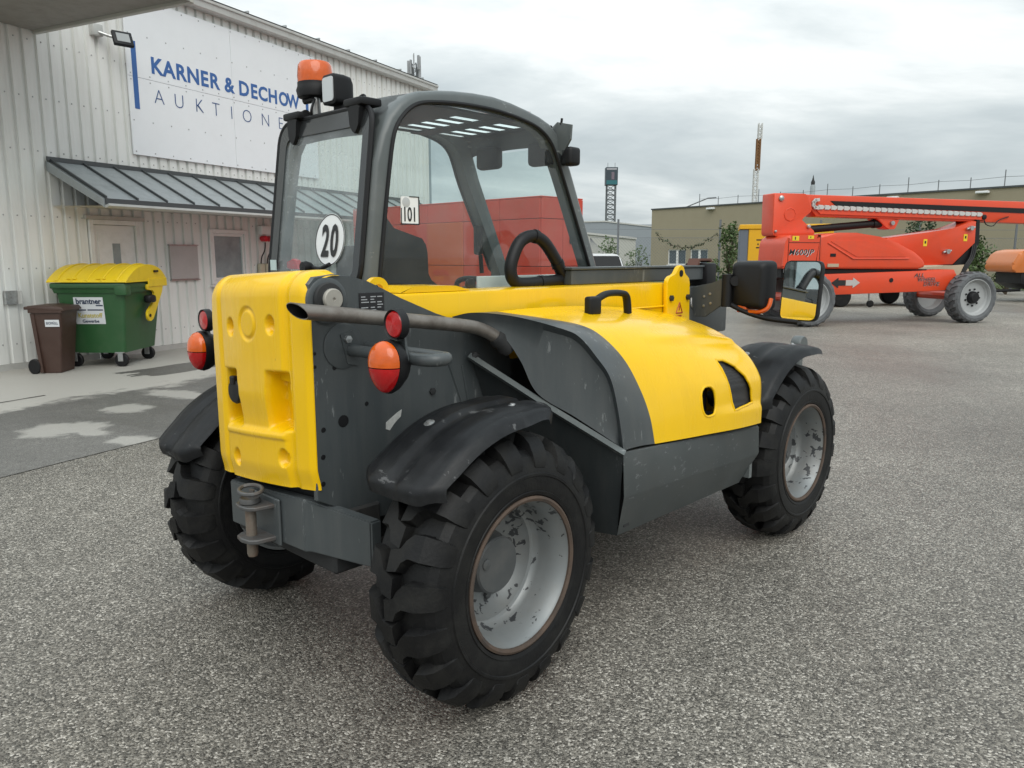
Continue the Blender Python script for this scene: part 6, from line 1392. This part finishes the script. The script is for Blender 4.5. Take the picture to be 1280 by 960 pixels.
# tower crane
tc_ = empty('tower_crane', (92.3, 300, 0), 0, 'slender white and rust brown tower crane mast on the horizon', 'crane')
b = nb(); lattice(b, 0, 0, 0, 34, .75, 16, .17); part('mast', b, mat('crane_white', (.55, .55, .53, 1), .6), tc_, smooth=False)
b = nb(); lattice(b, .40, 0, 33.5, 45, .62, 10, .22); add_box(b, 0.0, .75, -.4, .4, 36, 44.5); part('jib_section', b, mat('crane_rust', (.20, .10, .04, 1), .8), tc_, smooth=False)
b = nb(); lattice(b, .75, 0, 45, 50.6, .62, 4, .18); part('jib_tip', b, bpy.data.materials['crane_white'], tc_, smooth=False)
ch_ = empty('church_spire', (114.1, 300, 0), 0, 'small pale spire with a dark tip above the boom lift', 'spire')
b = nb(); add_lathe(b, [(.95, 0), (.95, 27.5), (.7, 28.2)], 12, 'z'); part('shaft', b, mat('spire_grey', (.28, .31, .32, 1), .7), ch_)
b = nb(); add_lathe(b, [(.7, 28.2), (.75, 29.2), (.4, 30), (.0001, 32)], 12, 'z'); part('tip', b, M['dark'], ch_)

# ------------------------------------------------------------------ fence, shrubs
M['leaf'] = mat('leaf_green', (0.070, 0.115, 0.035, 1), 0.6, var=0.5, vscale=4); M['leaf2'] = mat('leaf_dark_green', (0.030, 0.055, 0.022, 1), 0.65, var=0.5, vscale=4); M['bark'] = mat('bark', (.09, .07, .05, 1), .9)
fn = empty('chain_link_fence', (3.2, 32.0, 0), radians(3.5), 'grey chain link fence with tall posts along the back of the yard', 'fence')
for k in range(9):
    x = 1.15 + k * 4.25; b = nb(); add_tube(b, [(x, 0, 0), (x, 0, 3.0)], .045, 6); part('post', b, 'farmast', fn)
b = nb(); LF = 36.0
for k in range(int(LF / .13)):
    x = k * .13
    for s_ in (-1, 1):
        x2 = x + s_ * 2.2
        add_tube(b, [(x, 0.01 * s_, .05), (max(0, min(LF, x2)), .01 * s_, 2.25)], .0035, 3, cap=False)
for z in (.06, 2.26, 2.6): add_tube(b, [(0, 0, z), (LF, 0, z)], .007, 4)
tag(part('wire_mesh', b, 'farmast', fn, smooth=False), kind='stuff')
def leaves(b, c, rad, n, size, rng):
    for _ in range(n):
        d = Vector((rng.gauss(0, 1), rng.gauss(0, 1), rng.gauss(0, 1))).normalized() * rng.random() ** .45
        p = Vector(c) + Vector((d.x * rad[0], d.y * rad[1], d.z * rad[2]))
        u = Vector((rng.gauss(0, 1), rng.gauss(0, 1), rng.gauss(0, 1))).normalized(); v = u.cross(Vector((rng.gauss(0, 1), rng.gauss(0, 1), rng.gauss(0, 1)))).normalized(); s = size * rng.uniform(.6, 1.3)
        b.faces.new([b.verts.new(q) for q in (p - u * s, p + v * s * .45, p + u * s, p - v * s * .45)])
def shrub(loc, h, w, label, n=900, size=.07, m='leaf', seed=1, name='shrub', clumps=14):
    rng = random.Random(seed); o = empty(name, loc, 0, label, 'shrub', 'shrubs along the back of the yard')
    b = nb(); cl = []
    for k in range(clumps):
        a = rng.uniform(0, 6.28); r = w * rng.uniform(.1, .8); z = h * rng.uniform(.22, .95); r *= (1.15 - z / h * .6); cl.append((r * cos(a), r * sin(a), z))
        add_tube(b, smooth_path([(0, 0, 0), (r * cos(a) * .3, r * sin(a) * .3, z * .5), cl[-1]], 3), [.03 * (1 - i / 6) + .006 for i in range(7)], 5)
    part('trunk', b, 'bark', o); b = nb()
    for c in cl: leaves(b, c, (w * .38, w * .38, h * .15), n // clumps, size, rng)
    part('crown', b, m, o, smooth=False); return o
shrub((8.55, 30.6, 0), 2.75, .62, 'slim leafy shrub growing against the fence left of the yellow generator', 900, .085, 'leaf', 3)
shrub((7.65, 30.3, 0), 1.35, .7, 'low spreading shrub at the foot of the fence beside the slim shrub', 350, .08, 'leaf', 5)
shrub((4.2, 33.5, 0), 2.25, .7, 'rounded green bush behind the parked car roof', 420, .07, 'leaf', 6)
shrub((6.5, 40.5, 0), 1.9, 1.0, 'low bush beside the left corner of the olive hall', 420, .085, 'leaf', 8)
shrub((18.0, 30.5, 0), 2.4, 1.0, 'tangled green shrub between the boom lift and the orange compressor', 1300, .09, 'leaf', 10)
shrub((16.4, 31.5, 0), 3.0, .8, 'green shrub showing above the boom lift riser arm', 800, .09, 'leaf2', 11)
shrub((19.8, 31.0, 0), 1.7, 1.2, 'low green shrub behind the orange compressor', 800, .09, 'leaf', 12)
vn = empty('climbing_vine', (0, 0, 0), 0, 'leafy vine sagging along the top of the fence in front of the hall', 'vine')
rng = random.Random(4); pts = []
for k in range(25):
    t = k / 24; px_ = lerp(5.9, 8.5, t); pts.append((px_, 32.1 + .05 * sin(k), 2.45 - .55 * sin(pi * min(1, t * 1.1)) ** .8 - .1 * t + .04 * sin(k * 1.7)))
b = nb(); add_tube(b, pts, .012, 5); part('stem', b, 'bark', vn)
b = nb()
for p in pts: leaves(b, p, (.10, .06, .10), 7, .055, rng)
part('leaves', b, 'leaf2', vn, smooth=False)
# grass blades on the lawn edge
b = nb(); rng = random.Random(9)
for _ in range(9000):
    x = rng.uniform(3, 24); y = 31.4 + .12 * (x - 2) + rng.random() ** 2 * 8; h = rng.uniform(.08, .28); dx, dy = rng.gauss(0, .06), rng.gauss(0, .06); w = rng.uniform(.008, .02)
    b.faces.new([b.verts.new(q) for q in ((x - w, y, 0), (x + w, y, 0), (x + dx, y + dy, h))])
g_ = finish('grass', b, mat('grass_blades', (.085, .12, .028, 1), .7, var=.4, vscale=3), None, smooth=False); tag(g_, 'uneven green grass along the far edge of the yard', 'grass', kind='stuff')
